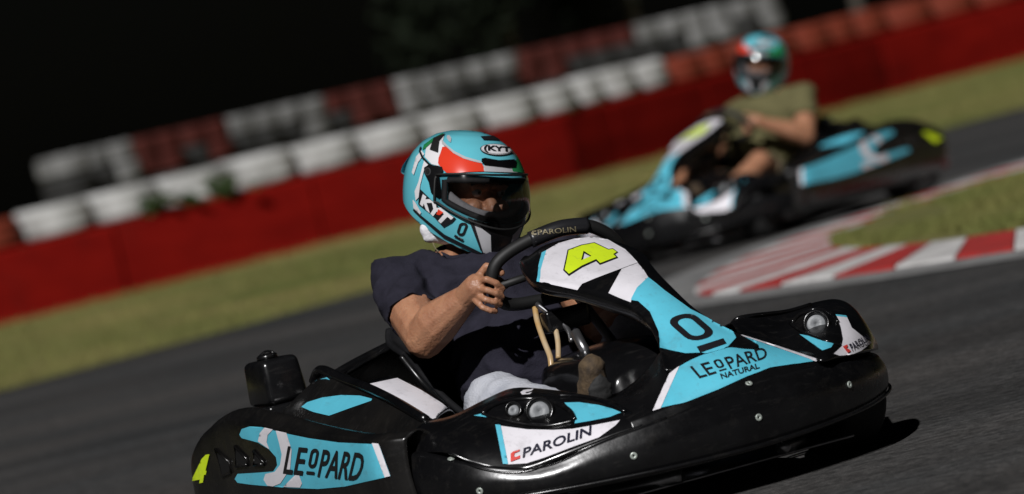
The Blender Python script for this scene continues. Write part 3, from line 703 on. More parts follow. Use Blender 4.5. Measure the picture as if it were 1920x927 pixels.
lab.append(decal('sticker', [c4((1045, 656), (1079, 658), (1141, 829), (1112, 836))], bv_s, WHITE, 1, sideR))
leopard(c4((602, 670), (1018, 708), (980, 854), (575, 815)), bv_s, BLACKV, sideR, 2)
lab.append(decal('number', [c4((162, 716), (181, 714), (160, 800), (166, 803), (161, 822), (152, 824), (146, 864), (126, 868), (130, 848), (89, 856), (93, 836), (140, 738))], bv_s, YEL, 0, sideR, 4))
for t in (((215, 688), (288, 750), (296, 808), (250, 830)), ((318, 672), (382, 736), (386, 770), (325, 778)), ((418, 697), (472, 756), (472, 768), (420, 772))):
    q = c4(*t); decal('vent', [q], bv_s, MATTE, 0, sideR, 4)
    hh = []
    for p in q:
        h, nn, _, _ = bv_s.ray_cast(KC, kray(*p))
        if h: hh.append(h + Vector((0, -.002, 0)))
    if len(hh) > 2:
        o = tube('vent_frame', hh, .004, STAIN, sideR, 6, True, 1); squeeze(mirror(o, sideL), True)
lab.append(decal('sticker', [c4((668, 465), (700, 440), (780, 415), (880, 402), (980, 405), (1044, 422), (1040, 432), (930, 470), (815, 512), (730, 492))], bv_s, BLUE, 0, sideR))
for o in lab:
    if o: squeeze(mirror(o, sideL), True)
# left side lettering reads properly from the left
def local_text(s, fn, M, parent, bold=.045):
    v, f = glyphs(s, bold); return mesh('lettering', [fn(a, b) for a, b in v], f, M, parent, False)
# ridge tube + white inner panel
def both(o, parent=kart): return mirror(o, parent)
rt = tube('top_rail', [(-.40, -.435, .395), (-.35, -.43, .418), (-.2, -.44, .392), (0, -.458, .362), (.2, -.482, .328), (.38, -.505, .292)], .011, GLOSSB, sideR, 10); squeeze(mirror(rt, sideL), True)
c4w = [(684, 722), (745, 709), (790, 733), (828, 757), (850, 774), (812, 788)]
wi = [P(680, 724, y=-.445), P(730, 748, y=-.46), P(772, 770, y=-.475), P(815, 790, y=-.49)]
wo = [P(744, 708, y=-.36), P(790, 728, y=-.375), P(826, 750, y=-.39), P(850, 772, y=-.40)]
wp = surf('side_panel', [[a + Vector((0, -.012, -.03)) for a in wi], wi, [a.lerp(b, .5) + Vector((0, 0, .008)) for a, b in zip(wi, wo)], wo, [a + Vector((0, .02, -.05)) for a in wo]], GLOSSB, kart, 5, 4, .003)
bv_w = bvh_of(wp); q = decal('sticker', [[(688, 722), (745, 710), (790, 733), (828, 757), (848, 774), (812, 787), (772, 766), (730, 744)]], bv_w, WHITE, 0, wp)

# small blue topped hump behind the rail
hb = surf('shoulder_panel', [[P(572, 742, y=-.47), P(620, 752, y=-.47), P(668, 738, y=-.46)], [P(585, 722, y=-.45), P(620, 720, y=-.45), P(660, 722, y=-.45)], [P(600, 706, y=-.43), P(624, 696, y=-.43), P(650, 706, y=-.43)], [P(604, 712, y=-.36), P(630, 700, y=-.36), P(660, 710, y=-.36)]], GLOSSB, kart, 5, 5, .004)
decal('sticker', [c4((715, 345), (750, 322), (805, 306), (828, 325), (800, 345), (760, 350))], bvh_of(hb), BLUE, 0, hb, 4)
# ---- air box on the right rear
ab = rbox('air_box', (-.66, -.505, .36), (-.515, -.405, .462), .014, PLASTIC, kart, .10)
rbox('box_base', (-.665, -.512, .325), (-.512, -.40, .359), .008, PLASTIC, ab)
lathe('box_cap', [(.001, 0), (.024, 0), (.024, .008), (.018, .012), (.001, .012)], PLASTIC, ab, 20, Matrix.Translation((-.60, -.455, .4622)) @ Matrix.Rotation(rad(90), 4, 'X'))
tube('box_clip', [(-.62, -.47, .468), (-.605, -.455, .479), (-.59, -.445, .476), (-.585, -.44, .468)], .003, PLASTIC, ab, 6)
tube('box_bracket', [(-.60, -.46, .33), (-.60, -.44, .24), (-.58, -.30, .14)], .012, STEEL, ab, 8)
# ---- side guard bar between side pod and front bumper
for sgn in (1, -1):
    if sgn < 0: continue
    a = tube('guard_bar', [(.20, -.58 * sgn, .150), (.36, -.60 * sgn, .160), (.48, -.57 * sgn, .168), (.54, -.50 * sgn, .168)], .020, GLOSSB, kart, 10)
    tube('guard_bar', [(.20, -.58 * sgn, .105), (.36, -.60 * sgn, .112), (.48, -.57 * sgn, .118), (.54, -.50 * sgn, .118)], .016, GLOSSB, kart, 10)
# ---- seat
sr = []
for x, w_, zs, hh in ((-.50, .17, .46, 0), (-.46, .19, .40, .03), (-.36, .20, .22, .17), (-.22, .20, .10, .20), (-.06, .19, .075, .14), (.06, .17, .09, .06)):
    sr.append([Vector((x + .02 * (hh > .1), -w_ - .02, zs + hh)), Vector((x, -w_, zs + hh * .5)), Vector((x, -w_ * .75, zs + .01)), Vector((x, 0, zs - .01)), Vector((x, w_ * .75, zs + .01)), Vector((x, w_, zs + hh * .5)), Vector((x + .02 * (hh > .1), w_ + .02, zs + hh))])
seat = surf('seat', sr, SEATM, kart, 5, 5, .008)
tube('seat_edge', [r[0] for r in sr], .008, SEATM, seat, 8); tube('seat_edge', [r[-1] for r in sr], .008, SEATM, seat, 8)
tube('seat_strut', [P(752, 668, y=-.30), P(790, 715, y=-.28), P(838, 765, y=-.27)], .007, PLASTIC, seat, 8)
# seat surround hoop behind the driver
sh = tube('seat_hoop', [(-.42, -.40, .385), (-.47, -.30, .405), (-.50, -.15, .43), (-.51, 0, .44), (-.50, .15, .43), (-.47, .30, .405), (-.42, .40, .385)], .014, PLASTIC, kart, 10)
surf('seat_surround', [[(-.42, -.40, .38), (-.48, -.2, .425), (-.50, 0, .435), (-.48, .2, .425), (-.42, .40, .38)], [(-.60, -.42, .30), (-.62, -.2, .33), (-.62, 0, .33), (-.62, .2, .33), (-.60, .42, .30)], [(-.78, -.48, .24), (-.8, -.2, .25), (-.8, 0, .25), (-.8, .2, .25), (-.78, .48, .24)]], PLASTIC, kart, 5, 5, .005)
# ---- steering wheel and column
RIM = [(.100, -.062, .597), (.118, .02, .606), (.120, .078, .598), (.112, .13, .562), (.088, .155, .512), (.062, .135, .475), (.050, .05, .463), (.050, -.05, .463), (.056, -.128, .475), (.068, -.154, .520), (.084, -.136, .568)]
sw = tube('steering_wheel', RIM, .0145, MATTE, kart, 12, True)
top = tube('top_grip', [(.104, -.056, .598), (.119, .012, .607), (.123, .075, .599)], .0185, BLACKV, sw, 12)
text('lettering', 'PAROLIN', [(1008, 432), (1079, 425), (1080, 434), (1009, 441)], bvh_of(top, sw), GOLD, 0, sw, .01)
decal('emblem', [[(996, 438), (999, 434), (1006, 433), (1005, 435.5), (1001, 436), (1002, 439), (1006, 438.5), (1006, 441), (998, 442)]], bvh_of(top, sw), GOLD, 0, sw, 3)
for a, b in (((.07, 0, .525), (.066, -.15, .515)), ((.07, 0, .525), (.088, .15, .512)), ((.07, 0, .525), (.052, 0, .466))): tube('spoke', [a, b], .009, MATTE, sw, 8, False, 2)
lathe('hub', [(.001, -.012), (.045, -.012), (.05, 0), (.045, .014), (.001, .014)], MATTE, sw, 24, Matrix.Translation((.07, 0, .525)) @ Matrix.Rotation(rad(60), 4, 'Y') @ Matrix.Rotation(rad(90), 4, 'Z'))
scol = tube('steering_column', [(.085, 0, .515), (.30, 0, .33), (.48, 0, .15)], .011, STEEL, kart, 10)
tube('support_strut', [P(1006, 570, x=.16), P(1060, 612, x=.22), P(1072, 640, x=.26)], .006, STEEL, scol, 8)
tube('support_strut', [P(1078, 622, x=.28), P(1102, 668, x=.32)], .011, STEEL, scol, 8, False, 2)
rbox('clamp', tuple(P(1045, 605, x=.2) - Vector((.02, .03, .02))), tuple(P(1075, 590, x=.2) + Vector((.02, .03, .02))), .006, PLASTIC, scol)
# ---- fuel tank with hose
tk = []
for x, a, b, z0, z1 in ((.17, -.125, .10, .10, .30), (.20, -.15, .115, .09, .335), (.30, -.155, .12, .08, .345), (.42, -.14, .11, .08, .33), (.50, -.115, .09, .09, .29)):
    tk.append([Vector((x, y, z)) for y, z in ((a, z0 + .03), (a - .006, (z0 + z1) / 2), (a, z1 - .04), (a + .025, z1 - .008), ((a + b) / 2, z1 + .006), (b - .025, z1 - .008), (b, z1 - .04), (b + .006, (z0 + z1) / 2), (b, z0 + .03), (b - .03, z0), (a + .03, z0))])
tank = surf('fuel_tank', tk, GLOSSB, kart, 3, 5, 0, True, True)
tube('fuel_hose', [P(1003, 577, x=.15), P(1008, 605, x=.17), P(1020, 640, x=.21), P(1031, 668, x=.24), P(1034, 690, x=.25)], .0065, HOSE, tank, 8)
tube('fuel_hose', [P(1038, 600, x=.2), P(1046, 640, x=.23), P(1047, 672, x=.25)], .006, HOSE, tank, 8)
# ---- chassis, axle, wheels, rear bumper
tray = rbox('floor_tray', (-.10, -.30, .045), (.72, .30, .052), .002, STEEL, kart, 0, 1)
for sgn in (-1, 1):
    tube('frame_rail', [(-.66, .33 * sgn, .07), (-.1, .33 * sgn, .065), (.3, .30 * sgn, .06), (.62, .22 * sgn, .06), (.74, .12 * sgn, .065)], .016, STEEL, kart, 8)
    tube('frame_rail', [(-.30, .33 * sgn, .07), (-.2, .56 * sgn, .12), (.25, .56 * sgn, .12), (.34, .30 * sgn, .07)], .012, STEEL, kart, 8)
tube('axle', [(-.53, -.56, .135), (-.53, .56, .135)], .02, STEEL, kart, 10, False, 2)
tube('axle', [(.48, -.36, .13), (.48, .36, .13)], .014, STEEL, kart, 10, False, 2)
def wheel(x, y, r, wd, steer):
    q = Matrix.Translation((x, y, r)) @ Matrix.Rotation(rad(steer), 4, 'Z')
    t = lathe('wheel', [(r * .5, -wd * .46), (r * .62, -wd * .5), (r * .9, -wd * .5), (r, -wd * .36), (r, wd * .36), (r * .9, wd * .5), (r * .62, wd * .5), (r * .5, wd * .46)], RUBBER, kart, 36, q)
    lathe('rim', [(.02, -.02), (r * .3, -.015), (r * .40, -wd * .42), (r * .52, -wd * .47), (r * .53, wd * .47), (r * .40, wd * .42), (r * .3, .015), (.02, .02)], STEEL, t, 28, q)
for sgn in (-1, 1): wheel(.48, .385 * sgn, .130, .12, 9); wheel(-.53, .54 * sgn, .139, .19, 0)
rb = surf('rear_bumper', [[(-0.64, -.64, .10), (-0.76, -.58, .10), (-0.79, -.3, .10), (-0.80, 0, .10), (-0.79, .3, .10), (-0.76, .58, .10), (-0.64, .64, .10)], [(-0.64, -.66, .17), (-0.78, -.60, .17), (-0.81, -.3, .17), (-0.82, 0, .17), (-0.81, .3, .17), (-0.78, .60, .17), (-0.64, .66, .17)], [(-0.64, -.64, .24), (-0.76, -.58, .24), (-0.79, -.3, .24), (-0.80, 0, .24), (-0.79, .3, .24), (-0.76, .58, .24), (-0.64, .64, .24)]], PLASTIC, kart, 5, 4, .005)
# ---- engine on the right rear behind the seat
eng = rbox('engine', (-.62, .20, .12), (-.36, .40, .30), .02, STAIN, kart)
for k in range(6): rbox('cooling_fin', (-.60, .19, .30 + k * .012), (-.42, .37, .305 + k * .012), .002, STEEL, eng, 0, 1)
CP = {}
def copy_tree(o, parent=None):
    c = o.copy(); COL.objects.link(c); c.parent = parent; CP[o.name] = c
    for ch in list(o.children): copy_tree(ch, c)
    return c
kart2 = copy_tree(kart); kart2.matrix_world = K2
def drop_tree(o):
    for c in list(o.children): drop_tree(c)
    bpy.data.objects.remove(o)
drop_tree(CP[podL.name]); drop_tree(CP[sideL.name])
pod2 = squeeze(mirror(podR, kart2))
for o in list(podR.children):
    if o.name.split('.')[0] not in ('lettering', 'emblem', 'lower_lip'): squeeze(mirror(o, pod2))
side2 = mirror(sideR, kart2)
for o in list(sideR.children):
    if o.name.split('.')[0] != 'lettering': mirror(o, side2)
kart2['label'] = 'black and sky blue go kart seen from its left, blurred behind'
# ================================================================== HELMET (helmet space: x forward, y left, z up)
SEC = [(-.150, .118, -.02, .050), (-.138, .138, -.055, .080), (-.118, .150, -.095, .100), (-.095, .156, -.122, .112), (-.065, .158, -.142, .121), (-.03, .156, -.152, .126), (.01, .150, -.157, .1265), (.05, .137, -.156, .121), (.085, .115, -.143, .107), (.112, .086, -.118, .086), (.130, .055, -.085, .060), (.139, .024, -.048, .030), (.141, -.01, -.012, .003)]
def sec(z):
    z = max(SEC[0][0], min(SEC[-1][0], z))
    for i in range(len(SEC) - 1):
        if SEC[i][0] <= z <= SEC[i + 1][0]:
            t = i + (z - SEC[i][0]) / (SEC[i + 1][0] - SEC[i][0]); return cr([Vector(s_[1:]) for s_ in SEC], t)
def hp(az, z, k=1.0):
    f_, b_, w_ = sec(z); cx = -.012; c, s_ = math.cos(az), math.sin(az); e = 2 / 2.25
    x = (f_ - cx if c > 0 else cx - b_) * abs(c) ** e * (1 if c > 0 else -1) + cx; y = w_ * abs(s_) ** e * (1 if s_ > 0 else -1)
    if c > 0 and z < -.05: y *= 1 - .22 * min(1, (-.05 - z) / .09) * c
    return Vector(((x - cx) * k + cx, y * k, z * (1 + (k - 1) * .4)))
def vis_top(az): return .047 - .010 * (az / 1.3) ** 4
def vis_bot(az): return -.064 + .052 * min(1, abs(az) / 1.15) ** 1.7
def helmet_shell(name, M, parent, hole=True):
    na, nz = 120, 76; v = []; f = []
    for i in range(nz + 1):
        t = i / nz; z = -.150 + .291 * (1 - (1 - t) ** 1.5 if False else t); 
        if i > nz - 12: z = .141 - (.141 - (-.150 + .291 * (nz - 12) / nz)) * ((nz - i) / 12) ** 2
        for j in range(na): v.append(hp(2 * math.pi * j / na - math.pi, z))
    for i in range(nz):
        for j in range(na):
            az = 2 * math.pi * (j + .5) / na - math.pi; zc = (v[i * na + j].z + v[(i + 1) * na + j].z) / 2
            if hole and abs(az) < 1.02 and vis_bot(az) + .012 < zc < vis_top(az) - .010: continue
            f.append((i * na + j, i * na + (j + 1) % na, (i + 1) * na + (j + 1) % na, (i + 1) * na + j))
    f.append(tuple((nz) * na + j for j in range(na)))
    bm = bmesh.new(); vv = [bm.verts.new(p) for p in v]
    for q in f:
        try: bm.faces.new([vv[i] for i in q])
        except ValueError: pass
    n_ = Vector((-.48, 0, -1)).normalized()
    bmesh.ops.bisect_plane(bm, geom=bm.verts[:] + bm.edges[:] + bm.faces[:], plane_co=(-.05, 0, -.047), plane_no=n_, clear_outer=True)
    bmesh.ops.remove_doubles(bm, verts=bm.verts[:], dist=2e-4)
    o = from_bm(name, bm, M, parent); return o
def face_frame(yaw, pitch, roll, center, KI):
    r = rad(roll); R_ = RC * math.cos(r) - UC * math.sin(r); U_ = UC * math.cos(r) + RC * math.sin(r); b = -FWD
    f_ = b * math.cos(yaw) + R_ * math.sin(yaw); fp = f_ * math.cos(pitch) - U_ * math.sin(pitch); up = U_ * math.cos(pitch) + f_ * math.sin(pitch); lf = up.cross(fp)
    M = Matrix.Identity(4)
    for i in range(3): M[i][0] = fp[i]; M[i][1] = lf[i]; M[i][2] = up[i]; M[i][3] = center[i]
    return KI @ M
HM1 = face_frame(rad(33), rad(5), 0, at(874, 362, 12.85), K1I)
HM1I = HM1.inverted()
per1 = empty('person', K1, 'driver in dark t-shirt and washed jeans steering the foreground kart', 'person', 'kart drivers')
def add_helmet(parent, HM):
    h = helmet_shell('helmet', HBLUE, parent); h.matrix_local = HM
    s_ = h.modifiers.new('thickness', 'SOLIDIFY'); s_.thickness = .012; s_.offset = -1
    full = helmet_shell('x', None, None, False)
    kb = BVHTree.FromPolygons([HM @ a.co for a in full.data.vertices], [tuple(p.vertices) for p in full.data.polygons]); bpy.data.objects.remove(full)
    D = lambda nm, pts, M, layer=0, step=4, **k: decal(nm, [c1(*pts)], kb, M, layer, h, step, HM1I, **k)
    c1 = crop(740, 230, .2805)
    D('paint', ((335, 80), (322, 130), (336, 170), (312, 205), (297, 240), (297, 292), (250, 280), (205, 232), (212, 175), (250, 140), (300, 95)), HWHITE, 0)
    D('paint', ((190, 188), (200, 152), (262, 108), (325, 76), (330, 84), (262, 128), (214, 172)), GREEN, 1)
    D('paint', ((265, 108), (342, 80), (302, 130), (294, 206), (240, 186), (252, 148)), MATTE, 2)
    red = D('paint', ((322, 168), (352, 165), (395, 206), (460, 241), (530, 263), (582, 279), (592, 298), (596, 330), (480, 334), (400, 340), (350, 338), (318, 310), (294, 275), (297, 240), (310, 205)), RED, 1)
    D('paint', ((318, 118), (345, 150), (402, 198), (472, 234), (572, 262), (584, 278), (530, 266), (460, 245), (395, 211), (352, 170), (320, 150)), GREY, 2)
    D('paint', ((592, 288), (700, 300), (815, 300), (818, 337), (596, 331)), GREY, 1)
    D('paint', ((812, 282), (836, 290), (849, 332), (816, 337)), GREEN, 1)
    D('vent', ((578, 248), (600, 243), (690, 258), (790, 252), (805, 265), (800, 303), (760, 308), (700, 301), (600, 291), (578, 270)), GLOSSB, 3)
    ell = lambda cx, cy, a, b, n=28, tl=0: [(cx + a * math.cos(6.2832 * k / n), cy + b * math.sin(6.2832 * k / n) + tl * math.cos(6.2832 * k / n)) for k in range(n)]
    D('logo', ell(675, 187, 106, 39, tl=6), MATTE, 1, 3); D('logo', ell(675, 187, 101, 35, tl=6), GREY, 2, 3); D('logo', ell(675, 187, 93, 30, tl=6), HWHITE, 3, 3)
    text('lettering', '(KYT', c1((590, 160), (762, 172), (768, 216), (592, 208)), kb, BLACKV, 4, h, .05, inv=HM1I)
    D('paint', ((572, 98), (660, 94), (705, 123), (592, 121)), BLACKV, 1)
    D('paint', ((488, 52), (540, 50), (600, 56), (642, 72), (600, 76), (540, 64)), BLACKV, 1)
    D('paint', ((352, 92), (368, 90), (380, 110), (376, 138), (362, 128), (350, 108)), GREY, 1, 3)
    D('paint', ((186, 165), (180, 195), (200, 235), (242, 278), (268, 292), (256, 300), (228, 284), (188, 242), (168, 200), (174, 172)), BLACKV, 2)
    D('hinge_cover', ((203, 305), (235, 284), (322, 300), (330, 328), (302, 350), (312, 430), (318, 500), (300, 508), (250, 472), (234, 400), (206, 345)), PLASTIC, 2)
    D('hinge', ell(230, 330, 20, 26), STEEL, 3, 3); D('hinge', ell(230, 330, 13, 18), MATTE, 4, 3)
    D('paint', ((172, 440), (200, 468), (300, 566), (360, 604), (412, 640), (385, 668), (330, 698), (260, 622), (163, 548)), BLACKV, 1)
    text('lettering', 'KYT', c1((196, 478), (398, 634), (334, 690), (176, 545)), kb, HWHITE, 2, h, .06, inv=HM1I)
    D('paint', ((300, 578), (332, 600), (308, 618), (286, 612)), RED, 3, 3)
    D('paint', ((120, 335), (148, 232), (184, 190), (203, 214), (162, 268), (132, 352)), HWHITE, 1)
    D('paint', ((205, 245), (236, 284), (206, 302), (176, 420), (166, 500), (146, 522), (139, 460), (164, 400), (190, 300)), HWHITE, 1)
    D('paint', ((126, 515), (140, 528), (182, 600), (176, 614), (132, 572)), HWHITE, 1)
    z0 = c1((438, 664), (496, 672), (462, 758), (414, 744)); decal('lettering', ring_loops(z0, .25), kb, BLACKV, 1, h, 3, HM1I)
    D('lettering', ((406, 746), (465, 780), (456, 793), (400, 762)), BLACKV, 1)
    chin_w = D('paint', ((520, 645), (548, 652), (578, 705), (640, 752), (644, 858), (662, 878), (690, 868), (676, 890), (620, 888), (586, 862)), GREY, 1)
    chin_b = D('chin_vent', ((548, 655), (680, 692), (815, 672), (800, 720), (760, 790), (690, 868), (662, 878), (646, 858), (641, 750), (578, 705)), PLASTIC, 1)
    D('trim', ((490, 632), (522, 645), (590, 862), (574, 850)), BLACKV, 2)
    D('trim', ((133, 575), (180, 618), (340, 748), (592, 872), (584, 890), (330, 768), (168, 628), (128, 588)), BLACKV, 1)
    if red: mirror(red, h, 'paint', GREEN)
    if chin_w: mirror(chin_w, h, 'paint')
    if chin_b: mirror(chin_b, h, 'chin_vent')
    # visor
    na, nz = 44, 14; v = []; f = []
    for i in range(nz + 1):
        for j in range(na + 1):
            az = -1.20 + 2.40 * j / na; zb, zt = vis_bot(az) - .004, vis_top(az) + .004; v.append(hp(az, zb + (zt - zb) * i / nz, 1.035) + Vector((.004, 0, 0)))
    for i in range(nz):
        for j in range(na): a = i * (na + 1) + j; f.append((a, a + 1, a + na + 2, a + na + 1))
    vz = mesh('visor', v, f, VISOR, h)
    edge = [v[j] for j in range(na + 1)] + [v[i * (na + 1) + na] for i in range(1, nz + 1)] + [v[nz * (na + 1) + j] for j in range(na - 1, -1, -1)] + [v[i * (na + 1)] for i in range(nz - 1, 0, -1)]
    g, fc = tube_geo(edge, .0028, 6, True); mesh('visor_seal', g, fc, MATTE, h)
    # opening lip, white chin padding inside
    lipv = [hp(-1.02 + 2.04 * j / 30, vis_bot(-1.02 + 2.04 * j / 30) + .011, .985) for j in range(31)] + [hp(1.02 - 2.04 * j / 30, vis_top(1.02 - 2.04 * j / 30) - .009, .985) for j in range(31)]
    g, fc = tube_geo(lipv, .007, 8, True); mesh('eyeport_trim', g, fc, RUBBER, h)
    v, f = tube_geo([hp(-1.0 + 2.0 * j / 24, -.047 + .045 * (abs(-1.0 + 2.0 * j / 24) / 1.0) ** 2, .83) for j in range(25)], .012, 10); mesh('cheek_padding', v, f, CHEEK, h)
    # spoiler at the back
    surf('spoiler', [[hp(rad(180 + a), .088, .995) for a in (-48, -22, 0, 22, 48)], [hp(rad(180 + a), .055, 1.025) + Vector((-.008, 0, 0)) for a in (-46, -22, 0, 22, 46)], [hp(rad(180 + a), .036, 1.03) + Vector((-.010, 0, 0)) for a in (-44, -20, 0, 20, 44)], [hp(rad(180 + a), .030, .98) for a in (-44, -20, 0, 20, 44)]], HBLUE, h, 4, 4, 0)
    return h
# helmet stickers are always laid out in the first driver's frame, so the shell is built there and then moved
helm1 = add_helmet(per1, HM1)
# ================================================================== BODIES
def _ico(sub):
    bm = bmesh.new(); bmesh.ops.create_icosphere(bm, subdivisions=sub, radius=1); bm.verts.index_update()
    r = ([v.co.copy() for v in bm.verts], [tuple(v.index for v in f.verts) for f in bm.faces]); bm.free(); return r
ICO2, ICO3 = _ico(2), _ico(3)
def spheres(prims):
    V = []; Fc = []
    def add(ico, M):
        n0 = len(V); V.extend(M @ c for c in ico[0]); Fc.extend((i + n0, j + n0, k + n0) for i, j, k in ico[1])
    for p in prims:
        if p[0] == 'c':
            a, b, r0, r1 = Vector(p[1]), Vector(p[2]), p[3], p[4]; nn = max(2, int((b - a).length / (min(r0, r1) * .28)) + 1)
            for i in range(nn + 1):
                t = i / nn; add(ICO2, Matrix.Translation(a.lerp(b, t)) @ Matrix.Scale(r0 + (r1 - r0) * t, 4))
        else: add(ICO3, Matrix.Translation(p[1]) @ (p[3] if len(p) > 3 else Matrix.Identity(4)) @ Matrix.Diagonal((*p[2], 1)))
    return V, Fc
def organic(name, prims, M, parent, voxel=.008, smooth=6, wr=0, wscale=18, cuts=()):
    o = mesh(name, *spheres(prims))
    r = o.modifiers.new('r', 'REMESH'); r.mode = 'VOXEL'; r.voxel_size = voxel
    s_ = o.modifiers.new('s', 'SMOOTH'); s_.factor = .5; s_.iterations = smooth
    me = bpy.data.meshes.new_from_object(o.evaluated_get(bpy.context.evaluated_depsgraph_get())); bpy.data.objects.remove(o)
    bm = bmesh.new(); bm.from_mesh(me)
    for co_, no_, ax0, ax1, rad_ in cuts:
        co_, no_, ax0, ax1 = Vector(co_), Vector(no_).normalized(), Vector(ax0), Vector(ax1)
        def near(p):
            d = ax1 - ax0; t = max(-.2, min(1.6, (p - ax0).dot(d) / d.length_squared)); return (p - ax0 - d * t).length < rad_
        fs = [f for f in bm.faces if near(f.calc_center_median())]; g = list({e for f in fs for e in f.edges} | {v for f in fs for v in f.verts}) + fs
        bmesh.ops.bisect_plane(bm, geom=g, plane_co=co_, plane_no=no_)
        bmesh.ops.delete(bm, geom=[f for f in bm.faces if near(f.calc_center_median()) and (f.calc_center_median() - co_).dot(no_) > 1e-4], context='FACES')
    if wr:
        bm.normal_update()
        for v in bm.verts:
            p = v.co; q = Vector((p.x * wscale * .7 + p.z * 5, p.y * wscale, p.z * wscale * 1.4 - p.x * 6))
            d = (1 - abs(noise.noise(q))) ** 3 - .4 + .5 * noise.noise(q * .4); v.co = p + v.normal * d * wr
    bm.to_mesh(me); bm.free(); me.name = name; me.materials.clear()
    return link(name, me, M, parent)
def person_body(per, J, HM, shirt, trouser, shorts, vox=.003):
    """J: joint positions in kart space. Skin is one continuous mesh; shirt, trousers and shoes are worn over it."""
    L = lambda a, b, t: Vector(a).lerp(Vector(b), t)
    hm = lambda x, y, z: HM @ Vector((x + .020, y, z + .003)); rot = HM.to_3x3().to_4x4()
    pr = [('e', hm(-.015, 0, .01), (.095, .074, .10), rot), ('e', hm(.012, 0, -.05), (.072, .060, .062), rot),
          ('c', hm(.058, 0, .015), hm(.097, 0, -.030), .010, .015), ('e', hm(.082, -.012, -.032), (.010, .009, .008), rot), ('e', hm(.082, .012, -.032), (.010, .009, .008), rot),
          ('c', hm(.072, -.042, .022), hm(.080, -.010, .020), .010, .010), ('c', hm(.072, .042, .022), hm(.080, .010, .020), .010, .010),
          ('e', hm(.070, -.036, -.030), (.020, .020, .020), rot), ('e', hm(.070, .036, -.030), (.020, .020, .020), rot),
          ('c', hm(.072, -.040, .013), hm(.079, -.020, .014), .0065, .0065), ('c', hm(.072, .040, .013), hm(.079, .020, .014), .0065, .0065), ('e', hm(.082, 0, -.064), (.012, .024, .007), rot), ('e', hm(.080, 0, -.075), (.011, .020, .007), rot), ('e', hm(.070, 0, -.098), (.020, .024, .018), rot),
          ('e', hm(-.01, -.076, -.015), (.016, .008, .03), rot), ('e', hm(-.01, .076, -.015), (.016, .008, .03), rot),
          ('c', J['neck'], hm(-.03, 0, -.06), .060, .058), ('c', J['chest'], J['neck'], .085, .056), ('c', J['pelvis'], J['chest'], .11, .12)]
    for s_ in ('R', 'L'):
        sh, el, wr_, hip, kn, an = (J[k + s_] for k in ('sh', 'el', 'wr', 'hip', 'kn', 'an'))
        pr += [('c', J['chest'] + (Vector(sh) - J['chest']) * .4 + Vector((0, 0, .05)), sh, .050, .050), ('c', sh, L(sh, el, .55), .054, .055), ('c', L(sh, el, .5), el, .055, .047), ('c', el, L(el, wr_, .30) + Vector((0, 0, .006)), .047, .052), ('c', L(el, wr_, .30) + Vector((0, 0, .006)), wr_, .052, .031), ('c', wr_, J['palm' + s_], .030, .030)]
        pr += [('c', hip, kn, .075, .055), ('c', kn, L(kn, an, .35), .052, .052), ('c', L(kn, an, .35), an, .052, .036)]
        for ch, r0 in J['fing' + s_]:
            for a, b in zip(ch, ch[1:]): pr.append(('c', a, b, r0, r0 * .95))
    body = organic('body', pr, SKIN, per, vox, 2)
    for sg in (-1, 1):
        e = bmesh.new(); bmesh.ops.create_uvsphere(e, u_segments=16, v_segments=10, radius=.0115, matrix=Matrix.Translation(hm(.0725, .031 * sg, .006))); eo = from_bm('eye', e, EYEW, per)
        e = bmesh.new(); bmesh.ops.create_uvsphere(e, u_segments=12, v_segments=8, radius=.0055, matrix=Matrix.Translation(hm(.0795, .031 * sg, .005))); from_bm('iris', e, IRIS, eo)
        tube('eyebrow', [hm(.083, .016 * sg, .022), hm(.084, .032 * sg, .028), hm(.076, .050 * sg, .022)], .0035, HAIR, per, 6)
    tp = [('e', J['chest'] + Vector((.02, 0, 0)), (.125, .185, .13), Matrix.Rotation(rad(-18), 4, 'Y')), ('e', J['belly'], (.145, .18, .15), Matrix.Rotation(rad(-20), 4, 'Y')), ('c', J['chest'], J['neck'] - Vector((0, 0, .03)), .10, .078), ('e', J['pelvis'] + Vector((0, 0, .06)), (.15, .175, .10))]
    cuts = [(J['neck'] + Vector((.0, 0, .020)), (.40, 0, 1), J['neck'] - Vector((0, 0, .02)), J['neck'] + Vector((.01, 0, .08)), .125)]
    for s_ in ('R', 'L'):
        sh, el = Vector(J['sh' + s_]), Vector(J['el' + s_]); hem = L(sh, el, .60)
        tp += [('c', J['chest'] + (sh - J['chest']) * .3 + Vector((0, 0, .042)), sh - Vector((0, 0, .006)), .066, .062), ('c', sh, L(sh, el, .75), .062, .0585), ('e', L(J['chest'], sh, .55) + Vector((.05, 0, -.02)), (.075, .075, .07))]
        cuts.append((hem, el - sh, sh, el, .088))
    st = organic('tshirt', tp, shirt, per, .008, 6, .013, 13, cuts); m_ = st.modifiers.new('cloth', 'SOLIDIFY'); m_.thickness = .004; m_.offset = 0
    co_, no_ = J['neck'] + Vector((.0, 0, .020)), Vector((.40, 0, 1)).normalized(); bm = bmesh.new(); bm.from_mesh(st.data); rim = {}
    for e in bm.edges:
        if len(e.link_faces) == 1:
            for v in e.verts:
                d = v.co - co_
                if abs(d.dot(no_)) < .02 and d.length < .13: rim[int((math.atan2(d.y, d.x) + math.pi) / 6.2832 * 20) % 20] = rim.get(int((math.atan2(d.y, d.x) + math.pi) / 6.2832 * 20) % 20, []) + [v.co.copy()]
    bm.free()
    if len(rim) > 9:
        ks = sorted(rim); pts_ = [sum(rim[k], Vector()) / len(rim[k]) for k in ks]; pts_ = [(pts_[i - 1] + pts_[i] * 2 + pts_[(i + 1) % len(pts_)]) / 4 for i in range(len(pts_))]
        tube('collar', pts_, .0065, shirt, st, 8, True, 3)
    jp = [('e', J['pelvis'], (.155, .18, .115))]; cuts = []
